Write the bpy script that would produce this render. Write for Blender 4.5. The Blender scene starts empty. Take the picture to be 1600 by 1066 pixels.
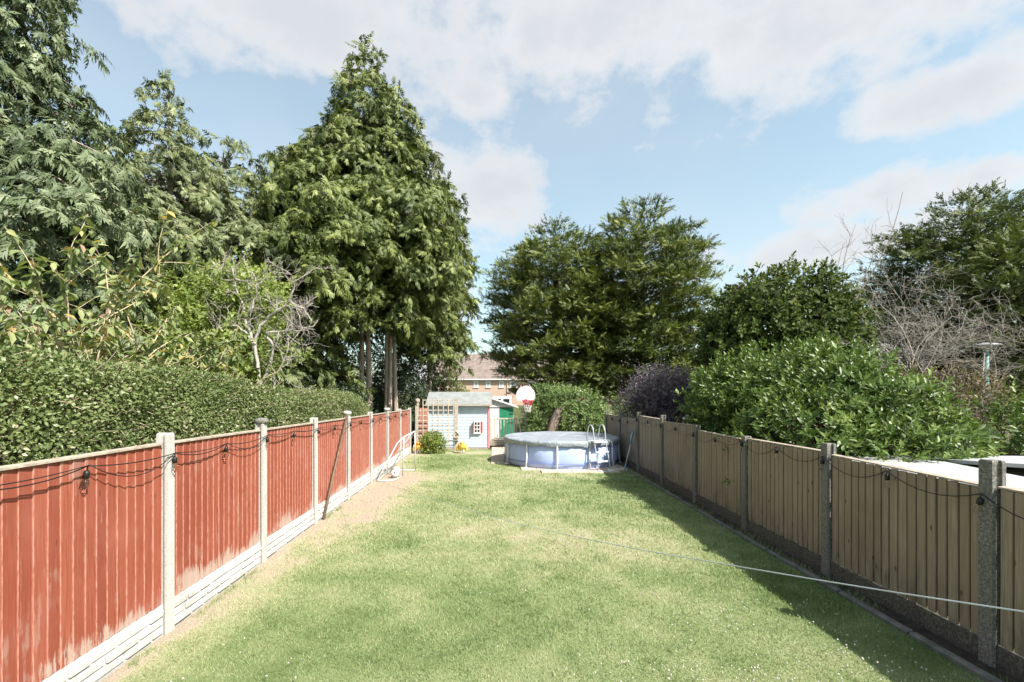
import bpy, math, random
import numpy as np
from mathutils import Matrix, Vector
R = math.radians
rng = np.random.default_rng(7)
random.seed(7)
S = bpy.context.scene
COL = S.collection

# ------------------------------------------------------------------ camera
CAMH = 2.3
F = 750.0 / 1600.0            # focal length in picture widths
cd = bpy.data.cameras.new('camera'); cam = bpy.data.objects.new('camera', cd); COL.objects.link(cam)
cam.location = (0, 0, CAMH); cam.rotation_euler = (R(90), 0, 0)
cd.sensor_width = 36; cd.lens = 36 * F
cd.shift_x = 28 / 1600; cd.shift_y = 80 / 1600
cd.clip_end = 2000; cd.clip_start = 0.05
S.camera = cam

def px(x, y, Y):
    """a pixel of the photograph at depth Y"""
    return Vector(((x - 772) * Y / 750, Y, CAMH - (y - 613) * Y / 750))

# ------------------------------------------------------------------ sky, sun, exposure
SUNV = Vector((0.68, -0.58, 1.0)).normalized()       # towards the sun
SEL = math.asin(SUNV.z)
SAZ = math.atan2(SUNV.x, SUNV.y)
S.render.engine = 'CYCLES'
S.cycles.use_denoising = True
S.cycles.max_bounces = 6; S.cycles.diffuse_bounces = 3; S.cycles.transparent_max_bounces = 8
S.view_settings.view_transform = 'Standard'; S.view_settings.look = 'None'
S.view_settings.exposure = 1.06; S.view_settings.gamma = 1.0

sl = bpy.data.lights.new('sun', 'SUN'); sun = bpy.data.objects.new('sun', sl); COL.objects.link(sun)
sl.energy = 5.0; sl.angle = R(0.5); sl.color = (1.0, 0.955, 0.88)
sun.rotation_euler = (-SUNV).to_track_quat('-Z', 'Y').to_euler()
sun.location = (20, -15, 30)

wd = bpy.data.worlds.new('World'); S.world = wd; wd.use_nodes = True
nt = wd.node_tree; nt.nodes.clear()
def wn(t, **kw):
    n = nt.nodes.new(t)
    for k, v in kw.items(): setattr(n, k, v)
    return n
def wm(op, a, b=None, c=None):
    n = wn('ShaderNodeMath', operation=op)
    for i, v in enumerate((a, b, c)):
        if v is None: continue
        if isinstance(v, (int, float)): n.inputs[i].default_value = v
        else: nt.links.new(v, n.inputs[i])
    return n.outputs[0]
def wsmooth(v, lo, hi):
    n = wn('ShaderNodeMapRange', interpolation_type='SMOOTHSTEP')
    nt.links.new(v, n.inputs[0]); n.inputs[1].default_value = lo; n.inputs[2].default_value = hi
    return n.outputs[0]
sky = wn('ShaderNodeTexSky', sky_type='NISHITA')
sky.sun_disc = False; sky.sun_elevation = SEL; sky.sun_rotation = SAZ; sky.air_density = 1.0; sky.dust_density = 1.6; sky.ozone_density = 1.5
tc = wn('ShaderNodeTexCoord'); sp = wn('ShaderNodeSeparateXYZ'); nt.links.new(tc.outputs['Generated'], sp.inputs[0])
gx, gy, gz = sp.outputs
az = wm('ARCTAN2', gx, gy); el = wm('ARCSINE', gz)
def wnoise(sc, det, rough, off=(0, 0, 0), squash=2.0):
    mp = wn('ShaderNodeMapping'); mp.inputs['Scale'].default_value = (1, 1, squash); mp.inputs['Location'].default_value = off
    nt.links.new(tc.outputs['Generated'], mp.inputs[0])
    n = wn('ShaderNodeTexNoise'); n.inputs['Scale'].default_value = sc; n.inputs['Detail'].default_value = det; n.inputs['Roughness'].default_value = rough
    nt.links.new(mp.outputs[0], n.inputs['Vector']); return n.outputs[0]
nz = wnoise(5.0, 7, 0.56, (3.1, 0.7, 1.9), 1.6); nzf = wnoise(13.0, 6, 0.6, (1, 2, 3), 1.3); nbig = wnoise(1.7, 4, 0.5, (5.3, 1, 4), 2.2)
def blob(x, y, rx, ry):
    # a cloud bank round the direction of one spot of the sky
    a0 = math.atan2(x - 772, 750); e0 = math.atan2(613 - y, math.hypot(750, x - 772))
    sa = math.cos(a0) ** 2 / 750
    u = wm('DIVIDE', wm('SUBTRACT', az, a0), rx * sa); v = wm('DIVIDE', wm('SUBTRACT', el, e0), ry * sa)
    d = wm('SQRT', wm('ADD', wm('MULTIPLY', u, u), wm('MULTIPLY', v, v)))
    return wm('SUBTRACT', 1.0, d)
fld = None
for b in [(1270, 40, 680, 150), (1520, 130, 380, 95), (920, 30, 580, 125), (430, 22, 340, 85), (755, 310, 120, 110), (690, 400, 90, 200),
          (745, 150, 85, 36), (1370, 305, 200, 62), (1540, 280, 150, 60), (1330, 380, 330, 60), (250, 330, 200, 90), (-200, 180, 260, 110), (1900, 280, 260, 90)]:
    f = blob(*b)
    fld = f if fld is None else wm('MAXIMUM', fld, f)
genc = wm('MULTIPLY', wm('SUBTRACT', nbig, 0.5), 5.0)          # the rest of the sky: the same broken cloud
fwd = wsmooth(gy, -0.1, 0.25)
fld = wm('ADD', wm('MULTIPLY', fwd, wm('MAXIMUM', fld, -1.0)), wm('MULTIPLY', wm('SUBTRACT', 1.0, fwd), genc))
fld = wm('ADD', fld, wm('MULTIPLY', wm('SUBTRACT', nz, 0.5), 2.0)); fld = wm('ADD', fld, wm('MULTIPLY', wm('SUBTRACT', nzf, 0.5), 1.5))
cov = wm('MULTIPLY', wsmooth(fld, -0.26, 0.68), 0.94)
haze = wm('MULTIPLY', wsmooth(nbig, 0.30, 0.75), 0.22)
cov = wm('MAXIMUM', cov, wm('ADD', haze, 0.24))
shade = wsmooth(wm('ADD', wm('MULTIPLY', fld, 0.5), wm('MULTIPLY', nz, 0.9)), 0.45, 1.15)
cc = wn('ShaderNodeMix', data_type='RGBA'); nt.links.new(shade, cc.inputs[0])
cc.inputs[6].default_value = (4.15, 4.18, 4.25, 1); cc.inputs[7].default_value = (3.45, 3.55, 3.72, 1)
skb = wn('ShaderNodeMix', data_type='RGBA', blend_type='MULTIPLY'); skb.inputs[0].default_value = 1.0
nt.links.new(sky.outputs[0], skb.inputs[6]); skb.inputs[7].default_value = (1.22, 1.36, 1.13, 1)
mx = wn('ShaderNodeMix', data_type='RGBA'); nt.links.new(cov, mx.inputs[0]); nt.links.new(skb.outputs[2], mx.inputs[6]); nt.links.new(cc.outputs[2], mx.inputs[7])
bg = wn('ShaderNodeBackground'); bg.inputs[1].default_value = 0.104; nt.links.new(mx.outputs[2], bg.inputs[0])
wo = wn('ShaderNodeOutputWorld'); nt.links.new(bg.outputs[0], wo.inputs[0])

# ------------------------------------------------------------------ helpers
W = {}
def link(name, data, parent=None, M=None):
    o = bpy.data.objects.new(name, data); COL.objects.link(o)
    M = M.copy() if M is not None else Matrix()
    if parent is not None:
        o.parent = parent; o.matrix_parent_inverse = W[parent].inverted()
    o.matrix_basis = M; W[o] = M
    return o
def tag(o, label=None, cat=None, group=None, kind=None):
    if label: o['label'] = label
    if cat: o['category'] = cat
    if group: o['group'] = group
    if kind: o['kind'] = kind
    return o
def thing(name, loc, label, cat, group=None):
    o = link(name, None, None, Matrix.Translation(loc)); o.empty_display_size = 0.2
    return tag(o, label, cat, group)

class MB:
    """collects shapes, in world space unless said otherwise"""
    def __init__(s): s.v = []; s.f = []; s.n = 0; s.uv = None
    def add(s, v, f):
        s.v.append(np.asarray(v, float)); s.f += [tuple(i + s.n for i in q) for q in f]; s.n += len(v); return s
    def box(s, c, d, b=0.0, rz=0.0, M=None):
        x, y, z = d[0] / 2, d[1] / 2, d[2] / 2
        if b <= 0:
            v = np.array([(i * x, j * y, k * z) for i in (-1, 1) for j in (-1, 1) for k in (-1, 1)], float)
            f = [(0, 1, 3, 2), (4, 6, 7, 5), (0, 4, 5, 1), (2, 3, 7, 6), (0, 2, 6, 4), (1, 5, 7, 3)]
        else:
            v = []; idx = {}
            for i in (-1, 1):
                for j in (-1, 1):
                    for k in (-1, 1):
                        for a in range(3):
                            p = [i * x, j * y, k * z]
                            for q in range(3):
                                if q != a: p[q] -= b * (i, j, k)[q]
                            idx[(i, j, k, a)] = len(v); v.append(p)
            v = np.array(v); f = []
            for a in range(3):
                o1, o2 = (a + 1) % 3, (a + 2) % 3
                for sg in (-1, 1):
                    q = []
                    for (m, n) in ((-1, -1), (1, -1), (1, 1), (-1, 1)):
                        t = [0, 0, 0]; t[a] = sg; t[o1] = m; t[o2] = n; q.append(idx[(*t, a)])
                    f.append(tuple(q if sg > 0 else q[::-1]))
            for a in range(3):                      # edges along axis a
                o1, o2 = (a + 1) % 3, (a + 2) % 3
                for m in (-1, 1):
                    for n in (-1, 1):
                        q = []
                        for sg, ax in ((-1, o1), (1, o1), (1, o2), (-1, o2)):
                            t = [0, 0, 0]; t[a] = sg; t[o1] = m; t[o2] = n; q.append(idx[(*t, ax)])
                        f.append(tuple(q if m * n < 0 else q[::-1]))
            for i in (-1, 1):
                for j in (-1, 1):
                    for k in (-1, 1):
                        q = [idx[(i, j, k, a)] for a in range(3)]
                        f.append(tuple(q if i * j * k > 0 else q[::-1]))
        if rz:
            c_, s_ = math.cos(rz), math.sin(rz); v = np.stack([v[:, 0] * c_ - v[:, 1] * s_, v[:, 0] * s_ + v[:, 1] * c_, v[:, 2]], 1)
        if M is not None: v = v @ np.array(M.to_3x3()).T
        return s.add(v + np.asarray(c, float), f)
    def tube(s, pts, r, n=6, cap=True):
        pts = np.asarray(pts, float); m = len(pts)
        r = np.full(m, r, float) if np.isscalar(r) else np.asarray(r, float)
        d = np.gradient(pts, axis=0); d /= np.linalg.norm(d, axis=1)[:, None] + 1e-12
        ref = np.array([0, 0, 1.0]) if abs(d[0, 2]) < 0.9 else np.array([1.0, 0, 0])
        u = np.cross(d, ref); bad = np.linalg.norm(u, axis=1) < 1e-3; u[bad] = np.cross(d[bad], [0.3, 1, 0.2])
        u /= np.linalg.norm(u, axis=1)[:, None]; w = np.cross(d, u)
        a = np.arange(n) * 2 * math.pi / n
        v = pts[:, None] + r[:, None, None] * (np.cos(a)[None, :, None] * u[:, None] + np.sin(a)[None, :, None] * w[:, None])
        f = [(i * n + k, i * n + (k + 1) % n, (i + 1) * n + (k + 1) % n, (i + 1) * n + k) for i in range(m - 1) for k in range(n)]
        if cap: f += [tuple(range(n))[::-1], tuple(range((m - 1) * n, m * n))]
        return s.add(v.reshape(-1, 3), f)
    def lathe(s, prof, c, n=16):
        a = np.arange(n) * 2 * math.pi / n; v = []; m = len(prof)
        for r_, z in prof: v += [(c[0] + r_ * math.cos(t), c[1] + r_ * math.sin(t), c[2] + z) for t in a]
        f = [(i * n + k, i * n + (k + 1) % n, (i + 1) * n + (k + 1) % n, (i + 1) * n + k) for i in range(m - 1) for k in range(n)]
        f += [tuple(range(n))[::-1], tuple(range((m - 1) * n, m * n))]
        return s.add(v, f)
    def prism(s, poly, ax, lo, hi):
        """closed outline pushed along axis ax (0 x, 1 y, 2 z); outline in the other two axes in order"""
        o = [i for i in range(3) if i != ax]; n = len(poly); v = []
        for h in (lo, hi):
            for p in poly:
                q = [0, 0, 0]; q[ax] = h; q[o[0]] = p[0]; q[o[1]] = p[1]; v.append(q)
        f = [(k, (k + 1) % n, n + (k + 1) % n, n + k) for k in range(n)] + [tuple(range(n))[::-1], tuple(range(n, 2 * n))]
        return s.add(v, f)
    def mesh(s, name, m, smooth=False, fix=True):
        me = bpy.data.meshes.new(name); me.from_pydata(np.concatenate(s.v).tolist(), [], s.f)
        me.materials.append(m)
        if fix:
            import bmesh
            b = bmesh.new(); b.from_mesh(me); bmesh.ops.recalc_face_normals(b, faces=b.faces); b.to_mesh(me); b.free()
        if smooth: me.polygons.foreach_set('use_smooth', [True] * len(me.polygons))
        return me
    def obj(s, name, m, parent=None, smooth=False, kind=None):
        o = link(name, s.mesh(name, m, smooth), parent)
        if kind: o['kind'] = kind
        return o

def tri_mesh(name, v, tris, m, tint=None):
    me = bpy.data.meshes.new(name); nv, nf = len(v), len(tris)
    me.vertices.add(nv); me.vertices.foreach_set('co', np.ascontiguousarray(v, dtype=np.float32).ravel())
    me.loops.add(nf * 3); me.loops.foreach_set('vertex_index', np.ascontiguousarray(tris, dtype=np.int32).ravel())
    me.polygons.add(nf); me.polygons.foreach_set('loop_start', np.arange(0, nf * 3, 3, dtype=np.int32))
    if tint is not None:
        at = me.attributes.new('tint', 'FLOAT', 'POINT'); at.data.foreach_set('value', np.ascontiguousarray(tint, dtype=np.float32))
    me.materials.append(m); me.update(calc_edges=True); return me

def hash3(ix, iy, iz, seed):
    h = (ix.astype(np.int64) * 374761393 + iy.astype(np.int64) * 668265263 + iz.astype(np.int64) * 2147483647 + seed * 974634511) & 0x7fffffff
    h = ((h ^ (h >> 13)) * 1274126177) & 0x7fffffff
    return ((h ^ (h >> 16)) & 0xffff) / 65535.0
def vnoise(p, seed=0):
    p = np.asarray(p, float); i = np.floor(p).astype(int); f = p - i; f = f * f * (3 - 2 * f); r = 0
    for a in (0, 1):
        for b in (0, 1):
            for c in (0, 1):
                w = (f[:, 0] if a else 1 - f[:, 0]) * (f[:, 1] if b else 1 - f[:, 1]) * (f[:, 2] if c else 1 - f[:, 2])
                r = r + w * hash3(i[:, 0] + a, i[:, 1] + b, i[:, 2] + c, seed)
    return r
def n2(x, y, s, seed=0):
    p = np.stack([x * s, y * s, np.zeros_like(x) + 0.5], 1)
    return (vnoise(p, seed) + 0.5 * vnoise(p * 2.1, seed + 1) + 0.25 * vnoise(p * 4.3, seed + 2)) / 1.75
def unit(v): return v / (np.linalg.norm(v, axis=-1, keepdims=True) + 1e-9)
def frames(d, up):
    y = unit(d); z = unit(up - (up * y).sum(1)[:, None] * y); x = np.cross(y, z); return np.stack([x, y, z], 2)
def scatter(tpl, pos, d, up, sc, tint):
    tv, tf = tpl; Rm = frames(d, up); N = len(pos); sc = np.asarray(sc)
    sc3 = sc[:, None] * np.ones(3) if sc.ndim == 1 else sc
    v = np.einsum('nij,nvj->nvi', Rm, tv[None] * sc3[:, None, :]) + pos[:, None]
    f = tf[None] + (np.arange(N) * len(tv))[:, None, None]
    return v.reshape(-1, 3), f.reshape(-1, 3), np.repeat(tint, len(tv))
def merge(parts):
    v = []; f = []; t = []; n = 0
    for a, b, c in parts: v.append(a); f.append(b + n); t.append(c); n += len(a)
    return np.concatenate(v), np.concatenate(f), np.concatenate(t)

# leaf and spray templates: along +y, face +z
LEAF4 = (np.array([(0, 0, 0), (-.20, .42, .05), (0, .5, -.02), (.20, .42, .05), (0, 1, -.10)], float), np.array([(0, 2, 1), (0, 3, 2), (1, 2, 4), (2, 3, 4)]))
LEAF2 = (np.array([(0, 0, 0), (-.27, .45, .06), (.27, .45, .06), (0, 1, -.06)], float), np.array([(0, 2, 1), (1, 2, 3)]))
LEAFB = (np.array([(0, 0, 0), (-.17, .2, .04), (0, .25, -.03), (.17, .2, .04), (-.2, .6, .0), (0, .62, -.08), (.2, .6, .0), (0, 1, -.26)], float),
         np.array([(0, 2, 1), (0, 3, 2), (1, 2, 5), (1, 5, 4), (2, 3, 6), (2, 6, 5), (4, 5, 7), (5, 6, 7)]))
def frond(pairs, wid, droop, seed, ang=0.8, lat=0.42, w=0.055):
    r = np.random.default_rng(seed); v = []; f = []
    def tri(p, d, l, w):
        n = len(v); q = np.array([-d[1], d[0], 0]); e = p + d * l
        a = p - q * w * .5; b = p + q * w * .5
        for t in (a, b, e): v.append(t)
        f.append((n, n + 1, n + 2))
    for i in range(pairs):
        y = 0.04 + 0.86 * i / pairs
        for s in (-1, 1):
            a = ang * r.uniform(.75, 1.2); l = (lat * (1 - y) + .13) * r.uniform(.75, 1.25)
            tri(np.array([0, y + r.uniform(-.04, .04), r.uniform(-.03, .03)]), np.array([s * math.sin(a), math.cos(a), 0]), l * wid, w)
    tri(np.array([0, .8, 0]), np.array([0, 1., 0]), .25, w); tri(np.array([0, .0, 0]), np.array([0, 1., 0]), .5, w * .8)
    v = np.array(v); rr = np.abs(v[:, 0])
    v[:, 2] -= droop * v[:, 1] ** 2 + droop * .9 * rr * rr * 2 + .25 * rr * droop
    return v, np.array(f)
FRD = [frond(3, 1.0, .6, s, .75, .5, .205) for s in range(6)]           # drooping cypress sprays
FRU = [frond(3, .8, .05, s + 9, .52, .48, .12) for s in range(6)]   # upswept plumes

# ------------------------------------------------------------------ materials
def newmat(name):
    m = bpy.data.materials.new(name); m.use_nodes = True; t = m.node_tree; t.nodes.clear()
    o = t.nodes.new('ShaderNodeOutputMaterial'); b = t.nodes.new('ShaderNodeBsdfPrincipled'); t.links.new(b.outputs[0], o.inputs[0])
    return m, t, b, o
class NT:
    def __init__(s, t): s.t = t
    def n(s, ty, **kw):
        q = s.t.nodes.new(ty)
        for k, v in kw.items(): setattr(q, k, v)
        return q
    def put(s, v, sock):
        if isinstance(v, bpy.types.NodeSocket): s.t.links.new(v, sock)
        else: sock.default_value = v
    def math(s, op, *a, clamp=False):
        q = s.n('ShaderNodeMath', operation=op, use_clamp=clamp)
        for i, v in enumerate(a): s.put(v, q.inputs[i])
        return q.outputs[0]
    def mix(s, f, a, b, mode='MIX'):
        q = s.n('ShaderNodeMix', data_type='RGBA', blend_type=mode)
        c = lambda v: (*v, 1) if isinstance(v, tuple) and len(v) == 3 else v
        s.put(f, q.inputs[0]); s.put(c(a), q.inputs[6]); s.put(c(b), q.inputs[7]); return q.outputs[2]
    def pos(s, scale=(1, 1, 1), obj=False, rnd=False):
        src = s.n('ShaderNodeTexCoord').outputs['Object'] if obj else s.n('ShaderNodeNewGeometry').outputs['Position']
        if rnd:
            oi = s.n('ShaderNodeObjectInfo'); va = s.n('ShaderNodeVectorMath', operation='ADD'); s.t.links.new(src, va.inputs[0])
            mu = s.math('MULTIPLY', oi.outputs['Random'], 37.0); cb = s.n('ShaderNodeCombineXYZ')
            for i in range(3): s.t.links.new(mu, cb.inputs[i])
            s.t.links.new(cb.outputs[0], va.inputs[1]); src = va.outputs[0]
        m = s.n('ShaderNodeMapping'); m.inputs['Scale'].default_value = scale; s.t.links.new(src, m.inputs[0]); return m.outputs[0]
    def noise(s, vec, sc, det=4, rough=.55, dist=0.0):
        q = s.n('ShaderNodeTexNoise'); s.t.links.new(vec, q.inputs['Vector']); q.inputs['Scale'].default_value = sc
        q.inputs['Detail'].default_value = det; q.inputs['Roughness'].default_value = rough; q.inputs['Distortion'].default_value = dist; return q.outputs[0]
    def ss(s, v, lo, hi, a=0.0, b=1.0):
        q = s.n('ShaderNodeMapRange', interpolation_type='SMOOTHSTEP'); s.put(v, q.inputs[0])
        q.inputs[1].default_value = lo; q.inputs[2].default_value = hi; q.inputs[3].default_value = a; q.inputs[4].default_value = b; return q.outputs[0]
    def ramp(s, v, stops):
        q = s.n('ShaderNodeValToRGB'); e = q.color_ramp.elements
        while len(e) < len(stops): e.new(0.5)
        for i, (p, c) in enumerate(stops): e[i].position = p; e[i].color = (*c, 1)
        s.put(v, q.inputs[0]); return q.outputs[0]
    def bump(s, h, bsdf, st=.3, dist=.01):
        q = s.n('ShaderNodeBump'); q.inputs['Strength'].default_value = st; q.inputs['Distance'].default_value = dist
        s.t.links.new(h, q.inputs['Height']); s.t.links.new(q.outputs[0], bsdf.inputs['Normal'])
    def attr(s, name): q = s.n('ShaderNodeAttribute', attribute_name=name); return q.outputs['Fac']
    def rnd(s): return s.n('ShaderNodeObjectInfo').outputs['Random']
    def z(s):
        q = s.n('ShaderNodeSeparateXYZ'); s.t.links.new(s.n('ShaderNodeNewGeometry').outputs['Position'], q.inputs[0]); return q.outputs[2]

def plain(name, col, rough=.6, var=.18, sc=6, bump=.15, metal=0.0, spec=.4, grime=None, rnd=.0):
    m, t, b, o = newmat(name); k = NT(t); p = k.pos()
    n1 = k.noise(p, sc, 5, .6); d = tuple(c * (1 - var) for c in col); l = tuple(min(1, c * (1 + var * .6)) for c in col)
    c = k.mix(k.ss(n1, .3, .7), d, l)
    if rnd: c = k.mix(k.math('MULTIPLY', k.rnd(), rnd), c, tuple(x * .45 for x in col))
    if grime:
        g = k.ss(k.noise(p, sc * .45, 6, .65), .52, .68); c = k.mix(k.math('MULTIPLY', g, .7), c, grime)
    t.links.new(c, b.inputs['Base Color']); b.inputs['Roughness'].default_value = rough; b.inputs['Metallic'].default_value = metal
    b.inputs['Specular IOR Level'].default_value = spec
    if bump: k.bump(k.noise(p, sc * 7, 4, .6), b, bump, .006)
    return m

def leafmat(name, stops, trans=.28, rough=.5, spec=.35, nscale=.9, glow=(1.25, 1.3, .6)):
    m, t, b, o = newmat(name); k = NT(t); at = k.attr('tint')
    nn = k.noise(k.pos(), nscale, 3, .6); f = k.math('ADD', k.math('MULTIPLY', at, .75), k.math('MULTIPLY', k.math('SUBTRACT', nn, .37), .9), clamp=True)
    c = k.ramp(f, stops); t.links.new(c, b.inputs['Base Color'])
    b.inputs['Roughness'].default_value = rough; b.inputs['Specular IOR Level'].default_value = spec
    tr = k.n('ShaderNodeBsdfTranslucent'); t.links.new(k.mix(1.0, c, glow, 'MULTIPLY'), tr.inputs[0])
    ms = k.n('ShaderNodeMixShader'); ms.inputs[0].default_value = trans
    t.links.new(b.outputs[0], ms.inputs[1]); t.links.new(tr.outputs[0], ms.inputs[2]); t.links.new(ms.outputs[0], o.inputs[0]); return m

def bark(name, a, b_, sc=1.0):
    m, t, b, o = newmat(name); k = NT(t); n1 = k.noise(k.pos((6 * sc, 6 * sc, .9 * sc)), 3, 6, .65, .4)
    t.links.new(k.ramp(n1, [(.3, a), (.65, b_)]), b.inputs['Base Color']); b.inputs['Roughness'].default_value = .9; b.inputs['Specular IOR Level'].default_value = .15
    k.bump(n1, b, .8, .02); return m

def m_redboard():
    m, t, b, o = newmat('red_painted_wood'); k = NT(t)
    p = k.pos((1, 1, 1), obj=False); g = k.noise(k.pos((26, 26, 1.0)), 3.0, 5, .6, .25); g2 = k.noise(k.pos((50, 50, 4)), 4.0, 3, .6)
    base = k.ramp(g, [(.25, (.18, .042, .024)), (.5, (.295, .078, .043)), (.8, (.38, .122, .074))])
    base = k.mix(k.math('MULTIPLY', k.rnd(), .75), base, (.20, .042, .025))
    base = k.mix(k.ss(k.noise(p, 1.1, 4, .6), .45, .75, 0, .45), base, (.36, .13, .098))            # sun faded
    # worn, bare wood: streaks, and splash wear above the concrete
    st = k.noise(k.pos((16, 16, 1.5)), 1.6, 5, .62)
    z = k.z(); low = k.ss(z, .62, .26); up = k.ss(k.math('MULTIPLY', k.math('ADD', st, k.noise(p, 2.3, 5, .65)), .5), .54, .64, 0, .8)
    s2 = k.noise(k.pos((14, 14, 2.2)), 2.2, 6, .75); lo = k.ss(k.math('ADD', k.math('MULTIPLY', k.math('ADD', s2, k.noise(p, 1.6, 3)), .5), k.math('MULTIPLY', low, .17)), .60, .69)
    wear = k.math('MAXIMUM', k.math('MULTIPLY', up, .4), k.math('MULTIPLY', lo, k.ss(z, .75, .38, 0, .8)))
    base = k.mix(wear, base, (.44, .35, .30))
    vo = k.n('ShaderNodeTexVoronoi'); vo.inputs['Scale'].default_value = 3.6; t.links.new(k.pos((2.2, 2.2, .8)), vo.inputs['Vector'])
    kn = k.ss(vo.outputs['Distance'], .11, .045); base = k.mix(k.math('MULTIPLY', kn, .75), base, (.12, .03, .02))
    # sunlit line along the thick edge, painted paler into the colour
    nz_ = k.n('ShaderNodeSeparateXYZ'); t.links.new(k.n('ShaderNodeNewGeometry').outputs['True Normal'], nz_.inputs[0])
    ed = k.ss(nz_.outputs[1], -.55, -.9); base = k.mix(k.math('MULTIPLY', ed, k.ss(g2, .35, .6, .15, .75)), base, (.48, .27, .21))
    t.links.new(base, b.inputs['Base Color']); b.inputs['Roughness'].default_value = .75; b.inputs['Specular IOR Level'].default_value = .25
    k.bump(k.math('ADD', g, k.math('MULTIPLY', g2, .5)), b, .35, .004); return m
def m_tanboard():
    m, t, b, o = newmat('weathered_fence_wood'); k = NT(t)
    g = k.noise(k.pos((30, 30, 1.0)), 3.0, 5, .6, .4); vo = k.n('ShaderNodeTexVoronoi'); vo.inputs['Scale'].default_value = 3.3
    t.links.new(k.pos((2.4, 2.4, 1.0)), vo.inputs['Vector']); kn = k.ss(vo.outputs['Distance'], .13, .05)
    base = k.ramp(g, [(.25, (.185, .142, .105)), (.55, (.325, .255, .190)), (.85, (.44, .352, .272))])
    base = k.mix(k.math('MULTIPLY', k.rnd(), .6), base, (.25, .19, .13))
    y = k.n('ShaderNodeSeparateXYZ'); t.links.new(k.n('ShaderNodeNewGeometry').outputs['Position'], y.inputs[0])
    base = k.mix(k.ss(y.outputs[1], 8, 13, 0, .75), base, k.ramp(g, [(.3, (.19, .17, .15)), (.8, (.33, .30, .27))]))   # older, greyer panels further down
    base = k.mix(k.ss(k.noise(k.pos(), .9, 4), .5, .75, 0, .5), base, (.12, .09, .06))
    base = k.mix(k.math('MULTIPLY', k.ss(k.z(), .75, .2), k.ss(k.noise(k.pos((5, 5, 1.5)), 1.6, 5, .65), .42, .66, 0, .75)), base, (.105, .095, .06))   # algae
    base = k.mix(k.math('MULTIPLY', kn, .8), base, (.075, .04, .02))
    t.links.new(base, b.inputs['Base Color']); b.inputs['Roughness'].default_value = .8; b.inputs['Specular IOR Level'].default_value = .25
    k.bump(g, b, .4, .004); return m
def m_speckle(name, a, b_, c_, sc=60):
    m, t, b, o = newmat(name); k = NT(t); p = k.pos()
    base = k.ramp(k.noise(p, sc, 3, .7), [(.36, a), (.5, b_), (.66, c_)])
    base = k.mix(k.ss(k.noise(k.pos((3, 3, .8)), 1.5, 5), .5, .75, 0, .55), base, tuple(x * .55 for x in b_))
    t.links.new(base, b.inputs['Base Color']); b.inputs['Roughness'].default_value = .9; b.inputs['Specular IOR Level'].default_value = .2
    k.bump(k.noise(p, sc, 4, .65), b, .6, .006); return m
def m_ground(name, stops, attr=True, sc=1.0):
    m, t, b, o = newmat(name); k = NT(t); p = k.pos()
    f = k.attr('tint') if attr else k.noise(p, .35, 5)
    f = k.math('ADD', f, k.math('MULTIPLY', k.math('SUBTRACT', k.noise(p, 14, 5, .7), .5), .35), clamp=True)
    c = k.ramp(f, stops); c = k.mix(k.ss(k.noise(p, 90, 3, .7), .42, .62, .35, 0), c, (.06, .065, .03))  # fine dark speckle paints small-scale shade into the ground colour
    t.links.new(c, b.inputs['Base Color']); b.inputs['Roughness'].default_value = .95; b.inputs['Specular IOR Level'].default_value = .1
    k.bump(k.noise(p, 60, 5, .7), b, .9, .02); return m

RED = m_redboard(); TAN = m_tanboard()
WHITEC = plain('white_masonry_paint', (.48, .47, .455), .85, .14, 9, .5, grime=(.33, .30, .27))
POSTC = m_speckle('pale_concrete', (.38, .36, .335), (.45, .43, .405), (.50, .48, .455), 45)
DARKG = m_speckle('dark_gravel_concrete', (.06, .054, .046), (.10, .09, .076), (.17, .15, .13), 40)  # darker concrete for the gravel boards of the brown fence
DARKC = m_speckle('exposed_aggregate_concrete', (.10, .095, .088), (.17, .158, .145), (.30, .28, .255), 55)
CAPW = plain('grey_weathered_timber', (.36, .30, .24), .85, .3, 12, .3)
BLACK = plain('black_rubber', (.012, .012, .013), .45, .2, 20, 0)
WHITEM = plain('white_painted_metal', (.60, .61, .63), .35, .06, 9, .05)
STEEL = plain('grey_steel', (.46, .49, .53), .35, .1, 10, .0, metal=.3)
DKSTEEL = plain('dark_steel', (.06, .065, .075), .45, .2, 10, .0, metal=.3)
BLUEP = plain('pale_blue_paint', (.47, .57, .65), .6, .07, 5, .12)
REDP = plain('red_gloss_paint', (.52, .04, .07), .45, .12, 8, .05)
PINKP = plain('faded_pink_paint', (.62, .22, .25), .55, .15, 6, .05)
FELT = plain('grey_green_roof_felt', (.23, .245, .245), .95, .18, 4, .35)
TANW = plain('tan_softwood', (.52, .45, .37), .75, .22, 9, .2, rnd=.25)
GREYW = plain('grey_softwood', (.42, .37, .31), .8, .25, 9, .25, rnd=.25)
GREENP = plain('green_shed_paint', (.025, .22, .115), .5, .2, 7, .1, rnd=.2)
WHITEP = plain('white_board_paint', (.62, .61, .595), .55, .06, 6, .05, rnd=.08)
YELLOW = plain('yellow_enamel', (.78, .50, .10), .45, .14, 11, .05)
ORANGE = plain('orange_enamel', (.72, .33, .05), .45, .14, 11, .05)
GLASSD = plain('dark_window_glass', (.02, .025, .03), .08, .3, 3, 0, spec=.6)
SLAB = plain('sandstone_paving', (.50, .42, .33), .85, .2, 5, .3, rnd=.25)
SOIL = plain('dark_soil', (.045, .035, .025), .95, .5, 9, .8)
KERB = plain('mossy_concrete_edging', (.15, .145, .13), .9, .35, 7, .5, grime=(.05, .06, .03))
POLEW = plain('brown_varnished_pole', (.13, .085, .055), .6, .3, 14, .1)
BARKC = bark('cypress_bark', (.20, .155, .125), (.46, .37, .31))
BARKD = bark('dark_bark', (.06, .045, .035), (.19, .145, .115))
BARKW = bark('bleached_bare_wood', (.19, .165, .14), (.50, .455, .41), 3)
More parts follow.
